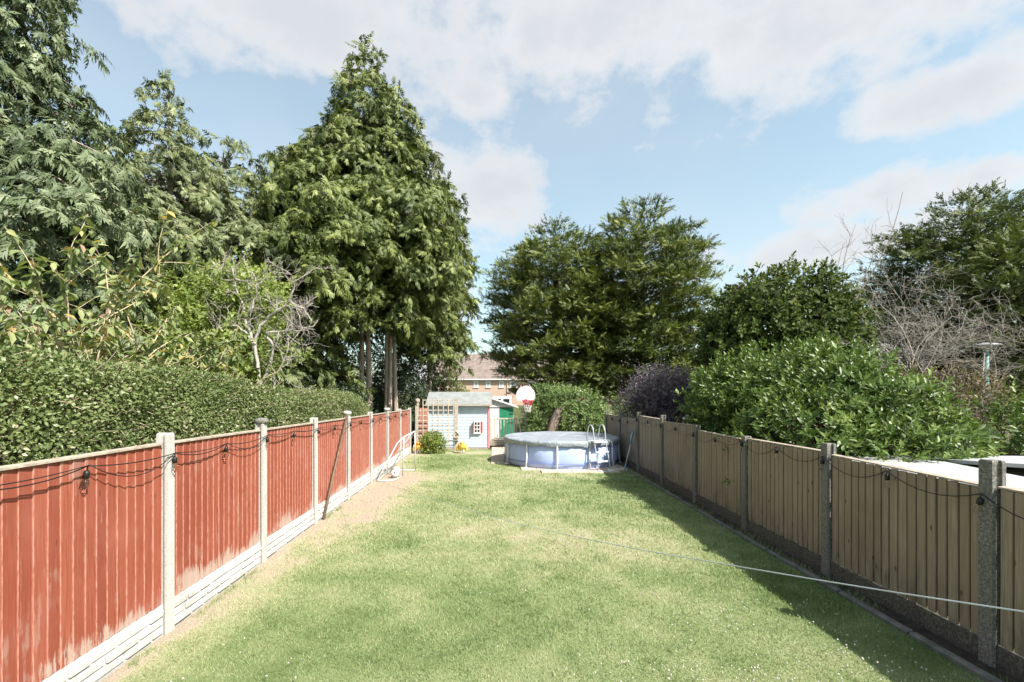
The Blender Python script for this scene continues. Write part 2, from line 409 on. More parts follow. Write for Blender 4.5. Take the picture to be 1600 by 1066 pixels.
BARKG = bark('grey_brown_twigs', (.16, .135, .115), (.36, .31, .27), 2)
STALK = bark('straw_coloured_stalk', (.30, .23, .15), (.54, .45, .32), 2)

L_BLUE = leafmat('blue_green_cypress_leaf', [(.0, (.034, .054, .024)), (.45, (.115, .150, .072)), (1, (.31, .35, .21))], .13, .55)
L_GREY = leafmat('grey_green_cypress_leaf', [(.0, (.042, .060, .022)), (.45, (.13, .158, .066)), (1, (.30, .325, .155))], .13, .55)
L_YEL = leafmat('olive_green_cypress_leaf', [(.0, (.030, .046, .010)), (.45, (.102, .132, .034)), (1, (.27, .30, .09))], .13, .55)
L_MON = leafmat('bright_green_cypress_leaf', [(.0, (.028, .046, .011)), (.45, (.105, .135, .030)), (1, (.27, .285, .06))], .13, .55)
L_DARK = leafmat('deep_green_cypress_leaf', [(.0, (.030, .046, .014)), (.45, (.095, .122, .034)), (1, (.21, .235, .07))], .13, .55)
L_LAUR = leafmat('glossy_laurel_leaf', [(.0, (.030, .058, .012)), (.5, (.100, .158, .034)), (1, (.26, .32, .095))], .2, .42, .4)
L_EVER = leafmat('olive_evergreen_leaf', [(.0, (.026, .042, .010)), (.5, (.066, .096, .022)), (1, (.17, .20, .055))], .2, .6, .2)
L_HEDGE = leafmat('privet_leaf', [(.0, (.062, .090, .026)), (.5, (.155, .20, .070)), (.85, (.26, .29, .135)), (1, (.38, .33, .22))], .2, .42, .4, 1.6)
L_LIME = leafmat('lime_green_leaf', [(.0, (.10, .145, .030)), (.5, (.24, .30, .075)), (1, (.42, .46, .16))], .32, .5)
L_BIG = leafmat('wilting_broad_leaf', [(.0, (.09, .13, .045)), (.45, (.20, .245, .105)), (.70, (.32, .34, .15)), (.86, (.46, .34, .12)), (1, (.34, .23, .17))], .3, .55, .3, .5)
L_PURP = leafmat('purple_maple_leaf', [(.0, (.045, .033, .042)), (.5, (.12, .098, .12)), (1, (.27, .245, .28))], .15, .5, .4, 1, (1.2, .8, .9))
L_IVY = leafmat('ivy_leaf', [(.0, (.05, .09, .022)), (.5, (.14, .21, .065)), (1, (.30, .36, .15))], .25, .42, .4)
L_VAR = leafmat('variegated_pale_leaf', [(.0, (.08, .10, .03)), (.5, (.24, .26, .11)), (1, (.46, .45, .26))], .25, .5)
L_HOL = leafmat('grey_holly_leaf', [(.0, (.022, .038, .018)), (.5, (.058, .082, .042)), (1, (.13, .16, .09))], .12, .6, .2)
L_DRY = leafmat('dead_brown_leaf', [(.0, (.09, .07, .045)), (.5, (.20, .16, .10)), (1, (.32, .27, .17))], .2, .7)
GRASS = leafmat('grass_blade', [(.0, (.115, .18, .055)), (.35, (.26, .325, .145)), (.62, (.41, .42, .245)), (.85, (.49, .435, .30)), (1, (.42, .345, .265))], .3, .55, .3, 2.0, (1.1, 1.15, .7))
LAWN = m_ground('lawn_turf', [(.0, (.12, .175, .06)), (.35, (.235, .285, .13)), (.62, (.36, .365, .21)), (.85, (.43, .37, .27)), (1, (.42, .34, .265))])
GROUND = m_ground('rough_ground', [(.3, (.055, .065, .025)), (.6, (.10, .11, .045)), (.9, (.17, .14, .09))], attr=False)
CLOV = plain('clover_flower', (.50, .46, .42), .8, .15, 30, 0)

# ------------------------------------------------------------------ ground and lawn
g = MB().add([(-500, -60, -.03), (500, -60, -.03), (500, 900, -.03), (-500, 900, -.03)], [(0, 1, 2, 3)])
tag(g.obj('ground', GROUND), kind='structure')
def dryness(x, y):
    d = .34 + (n2(x, y, .55, 3) - .5) * .65 + (n2(x, y, 2.2, 8) - .5) * .75
    d += .34 * np.clip((-2.0 - x) / 1.0, 0, 1) * (.5 + n2(x, y, .9, 21))           # thin turf towards the red fence
    d += .80 * np.exp(-((x + 2.45) / .85) ** 2 - ((y - 12.2) / 1.6) ** 2) * (.55 + .9 * n2(x, y, 1.4, 61))            # bare goalmouth
    d += .35 * np.exp(-((x + 2.5) / .8) ** 2 - ((y - 9.5) / 1.5) ** 2)
    d += .8 * np.clip((-3.03 + .7 * (n2(x, y, .9, 55) - .42) - x) / .22, 0, 1)
    d += .25 * np.exp(-((x + .3) / 3) ** 2 - ((y - 13.3) / 1.0) ** 2) + .18 * np.exp(-((y - 8.2) / 2.2) ** 2)
    d += .35 * np.exp(-((y - 18.2) / .45) ** 2)
    d -= .12 * np.clip((x - 2.0) / 1.5, 0, 1)
    return np.clip(d, 0, 1)
X0, X1, Y0, Y1 = -3.12, 3.92, -2.0, 19.2
nx, ny = 72, 214
xs, ys = np.meshgrid(np.linspace(X0, X1, nx), np.linspace(Y0, Y1, ny)); xf, yf = xs.ravel(), ys.ravel()
def lawnz(x, y): return .004 + .02 * (n2(x, y, .8, 5) - .3)
lv = np.stack([xf, yf, lawnz(xf, yf)], 1)
ii = (np.arange(ny - 1)[:, None] * nx + np.arange(nx - 1)[None]).ravel()
lt = np.concatenate([np.stack([ii, ii + 1, ii + nx + 1], 1), np.stack([ii, ii + nx + 1, ii + nx], 1)])
tag(link('lawn', tri_mesh('lawn', lv, lt, LAWN, dryness(xf, yf))), kind='structure')
PC = (2.2, 15.85)                                           # pool centre
def slab_here(x, y):
    if (x - PC[0]) ** 2 + (y - PC[1]) ** 2 < 1.4 ** 2: return False
    if y < 14.1: return 1.15 < x < 3.8
    if y < 15.3: return .9 < x < 3.9
    return -.1 < x < 3.9
# grass blades
N = 215000
yb = 3.2 / (1 - rng.random(N) * (1 - 3.2 / 17.5)); yb = np.clip(yb + rng.normal(0, .05, N), 2.6, 17.9); xb = rng.uniform(X0 + .03, X1 - .03, N)
db = dryness(xb, yb); cl = n2(xb, yb, 3.0, 40)
keep = (rng.random(N) > (db - .55) * 2.0) & ~((((xb - PC[0]) ** 2 + (yb - PC[1]) ** 2) < 1.95 ** 2) | ((xb > 1.1) & (yb > 13.72)) | ((xb > -.1) & (yb > 15.3)))
xb, yb, db, cl = xb[keep], yb[keep], db[keep], cl[keep]; N = len(xb)
BL = (np.array([(-.5, 0, 0), (.5, 0, 0), (.1, 1, 0)], float), np.array([(0, 1, 2)]))
tilt = rng.normal(0, .55, (N, 2)); up = np.stack([tilt[:, 0], tilt[:, 1], np.ones(N)], 1)
hh = (.016 + .030 * rng.random(N) ** 1.5) * (.45 + 1.1 * cl) * (1 - .35 * db) * np.clip(yb / 5, .8, 1.5); ww = .0055 * np.clip(yb / 4, .8, 3.0) * rng.uniform(.7, 1.3, N)
tuft = (n2(xb, yb, 5.0, 66) > .60) & (rng.random(N) < .22); hh = np.where(tuft, hh * 2.0, hh)
a = rng.random(N) * 6.283
v, f, t = scatter(BL, np.stack([xb, yb, lawnz(xb, yb)], 1), up, np.stack([np.cos(a), np.sin(a), np.zeros(N)], 1), np.stack([ww, hh, hh], 1), np.clip(db + rng.normal(0, .20, N) + (n2(xb, yb, 7.0, 91) - .5) * .5, 0, 1))
M_ = 9000; ye = rng.uniform(2.6, 17.5, M_); side = rng.random(M_) < .62; xe = np.where(side, rng.normal(3.99, .07, M_), -3.07 + np.abs(rng.normal(0, .035, M_))); ke = (n2(xe * 0 + np.where(side, 3., 9.), ye, 1.5, 88) > np.where(side, .45, .52)) & (xe < 4.13); xe, ye, side = xe[ke], ye[ke], side[ke]; M_ = len(xe)
tl = rng.normal(0, .35, (M_, 2)); v2, f2, t2 = scatter(BL, np.stack([xe, ye, np.full(M_, .005)], 1), np.stack([tl[:, 0], tl[:, 1], np.ones(M_)], 1), rng.normal(0, 1, (M_, 3)), np.stack([np.full(M_, .006), .03 + .09 * rng.random(M_) ** 2, np.full(M_, .05)], 1), np.clip(rng.normal(.25, .15, M_), 0, 1))
v, f, t = merge([(v, f, t), (v2, f2, t2)])
tag(link('grass', tri_mesh('grass', v, f, GRASS, t)), 'short mown grass of the lawn with dry straw patches', 'grass', kind='stuff')
# clover
N = 5200
yc = 3.3 / (1 - rng.random(N) * (1 - 3.3 / 16)); xc = rng.uniform(-2.6, 3.7, N)
wgt = np.exp(-((xc - 2.2) / 1.0) ** 2 - ((yc - 4.0) / .9) ** 2) * 1.1 + np.exp(-((xc - 3.0) / .45) ** 2) * .35 * (yc < 8) + np.exp(-((xc - 1.9) / .9) ** 2 - ((yc - 11.3) / 1.8) ** 2) * .7 + .035
wgt *= np.clip((n2(xc, yc, 1.6, 77) - .35) * 4, 0, 1.4)
k = rng.random(N) < wgt; xc, yc = xc[k], yc[k]; N = len(xc)
OCT = (np.array([(1, 0, 0), (-1, 0, 0), (0, 1, 0), (0, -1, 0), (0, 0, 1), (0, 0, -1)], float), np.array([(0, 2, 4), (2, 1, 4), (1, 3, 4), (3, 0, 4), (2, 0, 5), (1, 2, 5), (3, 1, 5), (0, 3, 5)]))
v, f, t = scatter(OCT, np.stack([xc, yc, lawnz(xc, yc) + .035 + .02 * rng.random(N)], 1), rng.normal(0, 1, (N, 3)), rng.normal(0, 1, (N, 3)), .008 * rng.uniform(.6, 1.3, N), np.zeros(N))
tag(link('clover_flowers', tri_mesh('clover_flowers', v, f, CLOV, t)), 'scattered white clover flowers in the lawn', 'clover', kind='stuff')

# bed and edging along the right fence
b = MB(); b.box((4.07, 8.5, -.005), (.26, 21, .03)); tag(b.obj('soil_bed', SOIL), kind='structure')
edg = tag(link('lawn_edging', None), kind='structure')
me = MB().box((0, 0, 0), (.075, .90, .10), .012).mesh('edging_block', KERB)
for i in range(20): link('edging_block', me, edg, Matrix.Translation((3.925 + random.uniform(-.006, .006), -.6 + i * .93, .005 + random.uniform(-.008, .008))) @ Matrix.Rotation(random.uniform(-.006, .006), 4, 'Z'))
# paving round the pool
pav = tag(link('paving', None), kind='structure')
me = MB().box((0, 0, 0), (.44, .44, .05), .008).mesh('paving_slab', SLAB)
for i in range(11):
    for j in range(14):
        x, y = -.02 + i * .45 + .14, 13.78 + j * .45
        if j == 0: x += .1
        if slab_here(x, y): link('paving_slab', me, pav, Matrix.Translation((x, y, .012 + random.uniform(0, .006))) @ Matrix.Rotation(random.uniform(-.008, .008), 4, 'Z'))

# ------------------------------------------------------------------ fences
def lerp(a, b, t): return a + (b - a) * t
LY = [2.7 + 1.9 * i for i in range(9)]                      # post 0 .. post 8
LX = -3.15
red = thing('red_fence', (LX, 10, 0), 'red painted board fence with white concrete posts, beside the hedge', 'fence')
def post_mesh(h, m, slot=True, s=.105, name='post'):
    q = s / 2; sl_, dp = .026, .022
    poly = [(-q, -q), (-sl_, -q), (-sl_, -q + dp), (sl_, -q + dp), (sl_, -q), (q, -q), (q, q), (sl_, q), (sl_, q - dp), (-sl_, q - dp), (-sl_, q), (-q, q)]
    b = MB(); n = len(poly); c = np.array(poly); lay = [(1, -.1), (1, h - .015), (.86, h)]
    v = [(p[0] * k_, p[1] * k_, z) for k_, z in lay for p in poly]
    f = [(i * n + k, i * n + (k + 1) % n, (i + 1) * n + (k + 1) % n, (i + 1) * n + k) for i in range(2) for k in range(n)]
    o = 2 * n                                              # caps split so that the concave outline closes
    for base, fl in ((0, 1), (2 * n, 0)):
        for q4 in ((0, 1, 10, 11), (5, 6, 7, 4), (2, 3, 8, 9)):
            pass
        quads = [(0, 1, 2, 9, 10, 11), (3, 4, 5, 6, 7, 8), (2, 3, 8, 9)]
        for qd in quads: f.append(tuple(base + i for i in (qd[::-1] if fl else qd)))
    b.add(v, f); return b.mesh(name, m, fix=False)
# feather-edge board, thick arris to -y, face to +x
def board_mesh(h, m, name='board', w=.117):
    b = MB(); t0, t1 = .020, .007
    b.prism([(0, 0), (t0 * .8, 0), (t0, .002), (t1, w), (0, w)], 2, 0, h); return b.mesh(name, m)
capm = {}
bhs = [1.50 + .01 * random.uniform(-1, 1) for _ in range(3)]
stone_me = [MB().box((0, 0, 0), (.028, l, .072), .011).mesh('stone', WHITEC) for l in (.30, .38, .22)]
for i, y in enumerate(LY):
    h = lerp(1.91, 1.72, max(0, y - 4.6) / 13.3)
    p = link('post', post_mesh(h, POSTC if i else POSTC), red, Matrix.Translation((LX + .0, y, 0)) @ Matrix.Rotation(random.uniform(-.008, .008), 4, 'X'))
    if i in (2, 4, 6):
        MB().lathe([(.062, h - .012), (.085, h + .004), (.09, h + .03), (.082, h + .055), (.05, h + .068), (.01, h + .07)], (LX, y, 0), 14).obj('post_cap', DARKC if i == 2 else POSTC, p, True)
for i in range(8):
    ya, yb_ = LY[i] + .055, LY[i + 1] - .055
    ta, tb = lerp(1.80, 1.64, max(0, ya - 4.6) / 13.3), lerp(1.80, 1.64, max(0, yb_ - 4.6) / 13.3)
    pb = MB()
    for z in (.42, 1.05, ta - .14): pb.box((LX - .045, (ya + yb_) / 2, z), (.04, yb_ - ya - .01, .07))
    pan = pb.obj('fence_panel', CAPW, red)
    cp = MB(); cp.add([(LX - .045, ya, ta), (LX + .018, ya, ta), (LX + .018, yb_, tb), (LX - .045, yb_, tb), (LX - .045, ya, ta + .022), (LX + .018, ya, ta + .016), (LX + .018, yb_, tb + .016), (LX - .045, yb_, tb + .022)],
                      [(0, 3, 2, 1), (4, 5, 6, 7), (0, 1, 5, 4), (1, 2, 6, 5), (2, 3, 7, 6), (3, 0, 4, 7)])
    cp.obj('capping_rail', CAPW, pan)
    n = 17; st = (yb_ - ya - .012) / n
    for j in range(n):
        y = ya + .004 + j * st; top = lerp(ta, tb, (j + .5) / n) - .003; zb = .285
        o = link('board', bpy.data.meshes.get('red_board') or board_mesh(1.0, RED, 'red_board'), pan,
                 Matrix.Translation((LX - .018 + random.uniform(-.002, .002), y, zb + random.uniform(-.006, .004))) @ Matrix.Rotation(random.uniform(-.003, .003), 4, 'X') @ Matrix.Diagonal((1, random.uniform(.96, 1.06), top - zb, 1)))
    gb = MB().box((LX - .012, (ya + yb_) / 2, .085), (.044, yb_ - ya + .04, .39)).obj('gravel_board', WHITEC, red)
    for r_ in range(3):                                     # moulded walling stones
        y = ya + (0 if r_ % 2 == 0 else -.05); z = .055 + r_ * .082
        first = True
        while y < yb_ - .1:
            L_ = random.choice((.20, .26, .32, .37)); L_ = min(L_, yb_ - y)
            if yb_ - (y + L_) < .12: L_ = yb_ - y
            y0 = max(y, ya); ln = y + L_ - y0
            if ln > .06:
                link('stone', stone_me[0], gb, Matrix.Translation((LX + .013 + random.uniform(-.006, .008), y0 + ln / 2, z)) @ Matrix.Diagonal((1, (ln - .02) / .30, 1.0 * random.uniform(.86, 1.0), 1)))
            y += L_
# short return at the far end
rp = MB().box((LX + .28, 19.03, 1.0), (.42, .03, .06)).obj('fence_panel', CAPW, red)
for j in range(4): link('board', bpy.data.meshes['red_board'], rp, Matrix.Translation((LX + .1 + j * .105, 19.01, .06)) @ Matrix.Rotation(R(-90), 4, 'Z') @ Matrix.Diagonal((1, 1, 1.62, 1)))
q = link('post', post_mesh(1.78, CAPW), red, Matrix.Translation((LX + .13, 18.93, 0)))
MB().lathe([(.05, 1.78), (.075, 1.80), (.075, 1.83), (.04, 1.85), (.085, 1.91), (.1, 1.96), (.085, 2.02), (.02, 2.06)], (LX + .13, 18.93, 0), 12).obj('finial', CAPW, q, True)

RX = 4.2
RY = [2.08 + 1.97 * i for i in range(9)]                    # post 0 .. 8, posts 1-8 in view
RPT = [1.73, 1.73, 1.66, 1.57, 1.62, 1.73, 1.73, 1.64, 1.62]
RPA = [1.50, 1.50, 1.53, 1.50, 1.58, 1.61, 1.48, 1.48]      # panel tops
tanf = thing('wooden_fence', (RX, 10, 0), 'natural brown board fence with dark pebbly concrete posts, shading the lawn', 'fence')
for i, y in enumerate(RY):
    link('post', post_mesh(RPT[i], DARKC, s=.115), tanf, Matrix.Translation((RX, y, 0)) @ Matrix.Rotation(random.uniform(-.008, .008), 4, 'X'))
tb_me = MB().box((0, 0, .5), (.024, .088, 1.0), .005).mesh('brown_board', TAN)
for i in range(8):
    ya, yb_ = RY[i] + .06, RY[i + 1] - .06; top = RPA[i]; dz = random.uniform(-.02, .02)
    pb = MB()
    for z in (.45, .95, top - .14): pb.box((RX + .045, (ya + yb_) / 2, z), (.04, yb_ - ya - .01, .07))
    pb.box((RX + .019, (ya + yb_) / 2, (top + .2) / 2), (.012, yb_ - ya - .01, top - .24))
    pan = pb.obj('fence_panel', TAN, tanf)
    MB().add([(RX + .045, ya, top + dz), (RX - .018, ya, top + dz), (RX - .018, yb_, top - dz), (RX + .045, yb_, top - dz), (RX + .045, ya, top + dz + .02), (RX - .018, ya, top + dz + .015), (RX - .018, yb_, top - dz + .015), (RX + .045, yb_, top - dz + .02)],
             [(0, 3, 2, 1), (4, 5, 6, 7), (0, 1, 5, 4), (1, 2, 6, 5), (2, 3, 7, 6), (3, 0, 4, 7)]).obj('capping_rail', CAPW, pan)
    n = 17; st = (yb_ - ya - .012) / n
    for j in range(n):
        y = ya + .004 + j * st; tp = lerp(top + dz, top - dz, (j + .5) / n) - .003; zb = .2
        link('board', tb_me, pan, Matrix.Translation((RX - .004 + random.uniform(-.004, .004), y + st / 2, zb + random.uniform(-.008, .004))) @ Matrix.Rotation(random.uniform(-.004, .004), 4, 'X') @ Matrix.Rotation(random.uniform(-.05, .05), 4, 'Z') @ Matrix.Diagonal((1, random.uniform(.94, 1.06), tp - zb, 1)))
    MB().box((RX + .004, (ya + yb_) / 2, .06), (.05, yb_ - ya + .04, .26), .006).obj('gravel_board', DARKG, tanf)

# ------------------------------------------------------------------ string lights
gm, t_, b_, o_ = newmat('clear_bulb_glass'); b_.inputs['Base Color'].default_value = (.95, .95, .95, 1); b_.inputs['Transmission Weight'].default_value = 1.0; b_.inputs['Roughness'].default_value = .03; b_.inputs['IOR'].default_value = 1.15
kk = NT(t_); t_.links.new(kk.math('MULTIPLY', kk.noise(kk.pos(), 40), .08), b_.inputs['Roughness'])
def sag(a, b, s, n=9):
    t = np.linspace(0, 1, n)[:, None]; p = np.array(a) * (1 - t) + np.array(b) * t; p[:, 2] -= (4 * t * (1 - t) * s)[:, 0]; return p
sock_me = MB().tube([(0, 0, 0), (0, 0, -.03)], .004, 6).lathe([(.012, -.085), (.019, -.082), (.019, -.045), (.012, -.03)], (0, 0, 0), 10).mesh('socket', BLACK, True)
glass_me = MB().lathe([(.004, -.158), (.016, -.150), (.025, -.132), (.027, -.118), (.022, -.10), (.015, -.085)], (0, 0, 0), 12).mesh('bulb', gm, True)
fil_me = MB().tube([(0, 0, -.087), (.004, 0, -.11), (-.004, 0, -.13)], .0022, 4).mesh('filament', YELLOW)
def string_lights(label, pts, sags, extra, off):
    th = thing('string_lights', (pts[0][0], pts[0][1], 0), label, 'string lights')
    c = MB()
    for i in range(len(pts) - 1):
        c.tube(sag(pts[i], pts[i + 1], sags[i % len(sags)]), .0048, 5)
        if extra: c.tube(sag(np.array(pts[i]) + (off, .004, .006), np.array(pts[i + 1]) + (off, -.004, .006), extra[i % len(extra)]), .004, 5)
    cb = c.obj('cable', BLACK, th, True)
    for p in pts:
        M = Matrix.Translation(p) @ Matrix.Scale(1.15, 4) @ Matrix.Rotation(random.uniform(-.12, .12), 4, 'Y') @ Matrix.Rotation(random.uniform(-.1, .1), 4, 'X')
        s_ = link('lamp_socket', sock_me, th, M); bl = link('bulb', glass_me, s_, M); 
    return th
lp = []
for i in range(0, 8):
    for q in (0, .5):
        y = LY[i] + 1.9 * q + .02; z = lerp(1.73, 1.57, max(0, y - 4.6) / 13.3) + random.uniform(-.02, .015)
        lp.append((LX + (.075 if q == 0 else .045), y, z))
string_lights('black festoon light string looped along the red fence', lp, [.05, .03, .06, .04], [.02, .15, .03, .12, .02, .03], .012)
rp_ = []
for i in range(0, 16):
    y = 2.1 + .97 * i * 1.012; k = int(min(7, max(0, (y - 2.08) // 1.97))); rp_.append((RX - .075, y, RPA[k] - .03 + random.uniform(-.03, .01)))
string_lights('black festoon light string looped along the natural brown fence', rp_, [.13, .16, .11, .15], None, 0)

# ------------------------------------------------------------------ foliage builders
def stems_mesh(paths, m, name, parent, n=5):
    b = MB()
    for p, r in paths: b.tube(p, r, n, cap=False)
    me = bpy.data.meshes.new(name); me.from_pydata(np.concatenate(b.v).tolist(), [], b.f); me.materials.append(m)
    me.polygons.foreach_set('use_smooth', [True] * len(me.polygons))
    return link(name, me, parent)

def conifer(name, label, cat, x, y, H, cz0, rmax, prof, nb, dens, up, droop, flen, tpls, m, trunk_r, seed, bk=BARKC, stems=((0, 0),), lean=0.0, group=None, uneven=.3, outdir=.15, ell=1.0, spread=.30, apex=14, nrm=.5, subs=4.5, sub_up=.0, vj=.28):
    r = np.random.default_rng(seed); th = thing(name, (x, y, 0), label, cat, group)
    prof = np.array(prof, float)
    pt = lambda t: np.interp(t, prof[:, 0], prof[:, 1])
    # trunk: one tapered stem per foot
    tp = []
    for k_, (sx, sy) in enumerate(stems):
        zz = np.linspace(-.15, H * (.97 if k_ == 0 else .8), 14); q = zz / H
        jx = np.cumsum(r.normal(0, .02, 14)) + sx * (1 - q * .75); jy = np.cumsum(r.normal(0, .02, 14)) + sy * (1 - q * .75)
        rad = trunk_r * (1 - .93 * np.clip(q, 0, 1)) * (1 + .35 * np.exp(-np.clip(zz, 0, 9) / .3))
        tp.append((np.stack([x + jx + lean * q * H, y + jy, zz], 1), rad))
    stems_mesh(tp, bk, 'trunk', th, 10)
    bp = []; P = []; D = []; U = []; Sc = []; Ti = []
    w = pt(np.linspace(0, 1, 400)) + .12; cdf = np.cumsum(w) / w.sum()
    ts = np.interp((np.arange(nb) + r.random(nb)) / nb, cdf, np.linspace(0, 1, 400))
    for i in range(nb):
        t = ts[i]; a = i * 2.39996 + r.normal(0, .25); z = cz0 + t * (H - cz0)
        lob = vnoise(np.array([[math.cos(a) * 1.7 + 3 + x, math.sin(a) * 1.7 + 5, z * .55 + seed]]), seed)[0]
        L = max(.25, pt(t) * rmax * (1 + uneven * 2 * (lob - .5)) * r.uniform(.78, 1.12)); ca, sa = math.cos(a), math.sin(a) * ell
        upb = up + (.55 if t > .93 else 0) + r.normal(0, .08)
        n = 7; s = np.linspace(0, 1, n); zz = z + L * (upb * s - (droop + upb * .35) * s * s)
        ox = x + lean * z; path = np.stack([ox + ca * L * s, y + sa * L * s, zz], 1)
        bp.append((path, np.linspace(max(.012, trunk_r * .16 * (L / rmax) + .006), .005, n)))
        ns = 3 + int(L * subs); sv = .16 + .86 * r.random(ns) ** .65; sv[0] = 1.0
        k3 = droop + upb * .35
        for q in range(ns):                                # side branchlets, each a tuft of small sprays
            s0 = min(sv[q], 1.0); sgn = r.choice((-1, 1)); ang = 0 if q == 0 else sgn * r.uniform(.35, 1.25)
            b0 = np.array([ox + ca * L * s0, y + sa * L * s0, z + L * (upb * s0 - k3 * s0 * s0)])
            dz = upb - 2 * k3 * s0; dv = unit(np.array([math.cos(a + ang), math.sin(a + ang) * ell, dz * .7 + r.normal(sub_up, vj)]))
            sl = (L * .30 * (1.15 - s0) + flen * 1.0) * r.uniform(.7, 1.3); nf = max(3, int(sl * dens * r.uniform(.75, 1.25) * (1 if ca * x + sa * y < .35 * math.hypot(x, y) else .42)))   # the far side is thinner
            qq = r.random(nf) ** .8; pos = b0 + dv * (sl * qq)[:, None] + r.normal(0, 1, (nf, 3)) * (.05 + .04 * sl) * np.array([1, 1, .35 + 2.3 * vj]); pos[:, 2] -= droop * .8 * sl * qq * qq
            d = dv * .8 + r.normal(0, .45, (nf, 3)); d[:, 2] += outdir - droop * .9 * qq - droop * .35
            u = r.normal(0, nrm, (nf, 3)) + np.array([.45 * ca, .45 * sa, .75])
            P.append(pos); D.append(d); U.append(u); Sc.append(flen * r.uniform(.5, 1.2, nf)); tb_ = r.normal(0, .10)
            Ti.append(np.clip(.30 + .18 * s0 + tb_ * 1.4 + r.normal(0, .17, nf), 0, 1))
    nf = apex; P.append(np.stack([x + lean * H + r.normal(0, .07, nf), y + r.normal(0, .07, nf), H - r.random(nf) * .9], 1)); D.append(np.stack([r.normal(0, .5, nf), r.normal(0, .5, nf), np.full(nf, .9)], 1)); U.append(r.normal(0, 1, (nf, 3))); Sc.append(np.full(nf, flen)); Ti.append(np.full(nf, .5))
    P, D, U, Sc, Ti = map(np.concatenate, (P, D, U, Sc, Ti)); pick = r.integers(0, len(tpls), len(P))
    v, f, t = merge([scatter(tpls[k_], P[pick == k_], D[pick == k_], U[pick == k_], Sc[pick == k_], Ti[pick == k_]) for k_ in range(len(tpls))])
    stems_mesh(bp, bk, 'branches', th, 3)['kind'] = 'stuff'
    tag(link('crown', tri_mesh('crown', v, f, m, t), th), kind='stuff')
    return th

def grow(p, d, L, rad, depth, r, out, seg=5, up=.05, wob=.25, kids=(2, 4), shrink=.62, spread=.7, thin=.55, droop=0.0):
    pts = [np.array(p, float)]; d = unit(np.array(d, float)); dirs = []
    for i in range(seg):
        d = unit(d + r.normal(0, wob, 3) / seg ** .5 + np.array([0, 0, (up - droop * (i / seg)) / 1.0])); dirs.append(d); pts.append(pts[-1] + d * L / seg)
    out.append((np.array(pts), np.linspace(rad, max(.0022, rad * thin), seg + 1)))
    if depth <= 0: return
    for j in range(r.integers(*kids) + 1):
        k = r.integers(max(1, seg // 3), seg + 1); ax = unit(r.normal(0, 1, 3)); nd = unit(dirs[k - 1] + ax * spread)
        grow(pts[k], nd, L * shrink * r.uniform(.7, 1.2), max(.0025, rad * thin * .85), depth - 1, r, out, max(3, seg - 1), up, wob, kids, shrink, spread, thin, droop)

def blob_leaves(r, blobs, n, depth=.35, lump=.25, lfreq=1.6, seed=0, cut=None):
    """points and outward normals near the surface of a union of ellipsoids"""
    vol = np.array([b[3] * b[4] + b[4] * b[5] + b[3] * b[5] for b in blobs]); pr = vol / vol.sum(); k = r.choice(len(blobs), n * 2, p=pr)
    B = np.array(blobs)[k]; d = unit(r.normal(0, 1, (n * 2, 3))); s = 1 - depth * r.random(n * 2) ** 1.8
    s = s * (1 + lump * 2 * (vnoise(d * lfreq * 2 + k[:, None] * 7.7, seed) - .5) + lump * (vnoise(d * lfreq * 5 + k[:, None] * 3.1, seed + 5) - .5))
    p = B[:, :3] + d * B[:, 3:] * s[:, None]; nn = unit(d / B[:, 3:]); ok = np.ones(n * 2, bool)
    for i, b in enumerate(blobs):
        b = np.array(b); q = (((p - b[:3]) / b[3:]) ** 2).sum(1); ok &= (q > (1 - depth * 1.3) ** 2) | (k == i)
    if cut is not None: ok &= cut(p)
    p, nn = p[ok][:n], nn[ok][:n]; return p, nn

def shoots(r, p, nn, per, ln, tpl, upbias=.5, open_=.9, tint0=.5, tv=.16, stemlen=.16):
    """a whorl of leaves on each growing tip"""
    N = len(p); ax = unit(nn + np.array([0, 0, upbias]) + r.normal(0, .3, (N, 3))); fr = frames(ax, unit(r.normal(0, 1, (N, 3))))
    base = np.clip(tint0 + r.normal(0, tv, N), 0, 1); parts = []
    for j in range(per):
        a = j * 2.4 + r.random(N) * .8; q = j / max(1, per - 1); o = open_ * (1.15 - .75 * q) * r.uniform(.7, 1.2, N)
        rad = fr[:, :, 0] * np.cos(a)[:, None] + fr[:, :, 2] * np.sin(a)[:, None]
        d = ax * np.cos(o)[:, None] + rad * np.sin(o)[:, None]; up = ax * np.sin(o)[:, None] - rad * np.cos(o)[:, None] + r.normal(0, .2, (N, 3))
        parts.append((p + ax * (q * stemlen)[..., None] if np.ndim(q) else p + ax * (q * stemlen), d, up, ln * (1.05 - .4 * q) * r.uniform(.55, 1.3, N), np.clip(base + (q - .5) * .35 + r.normal(0, .07, N), 0, 1)))
    return [np.concatenate(z) for z in zip(*parts)]

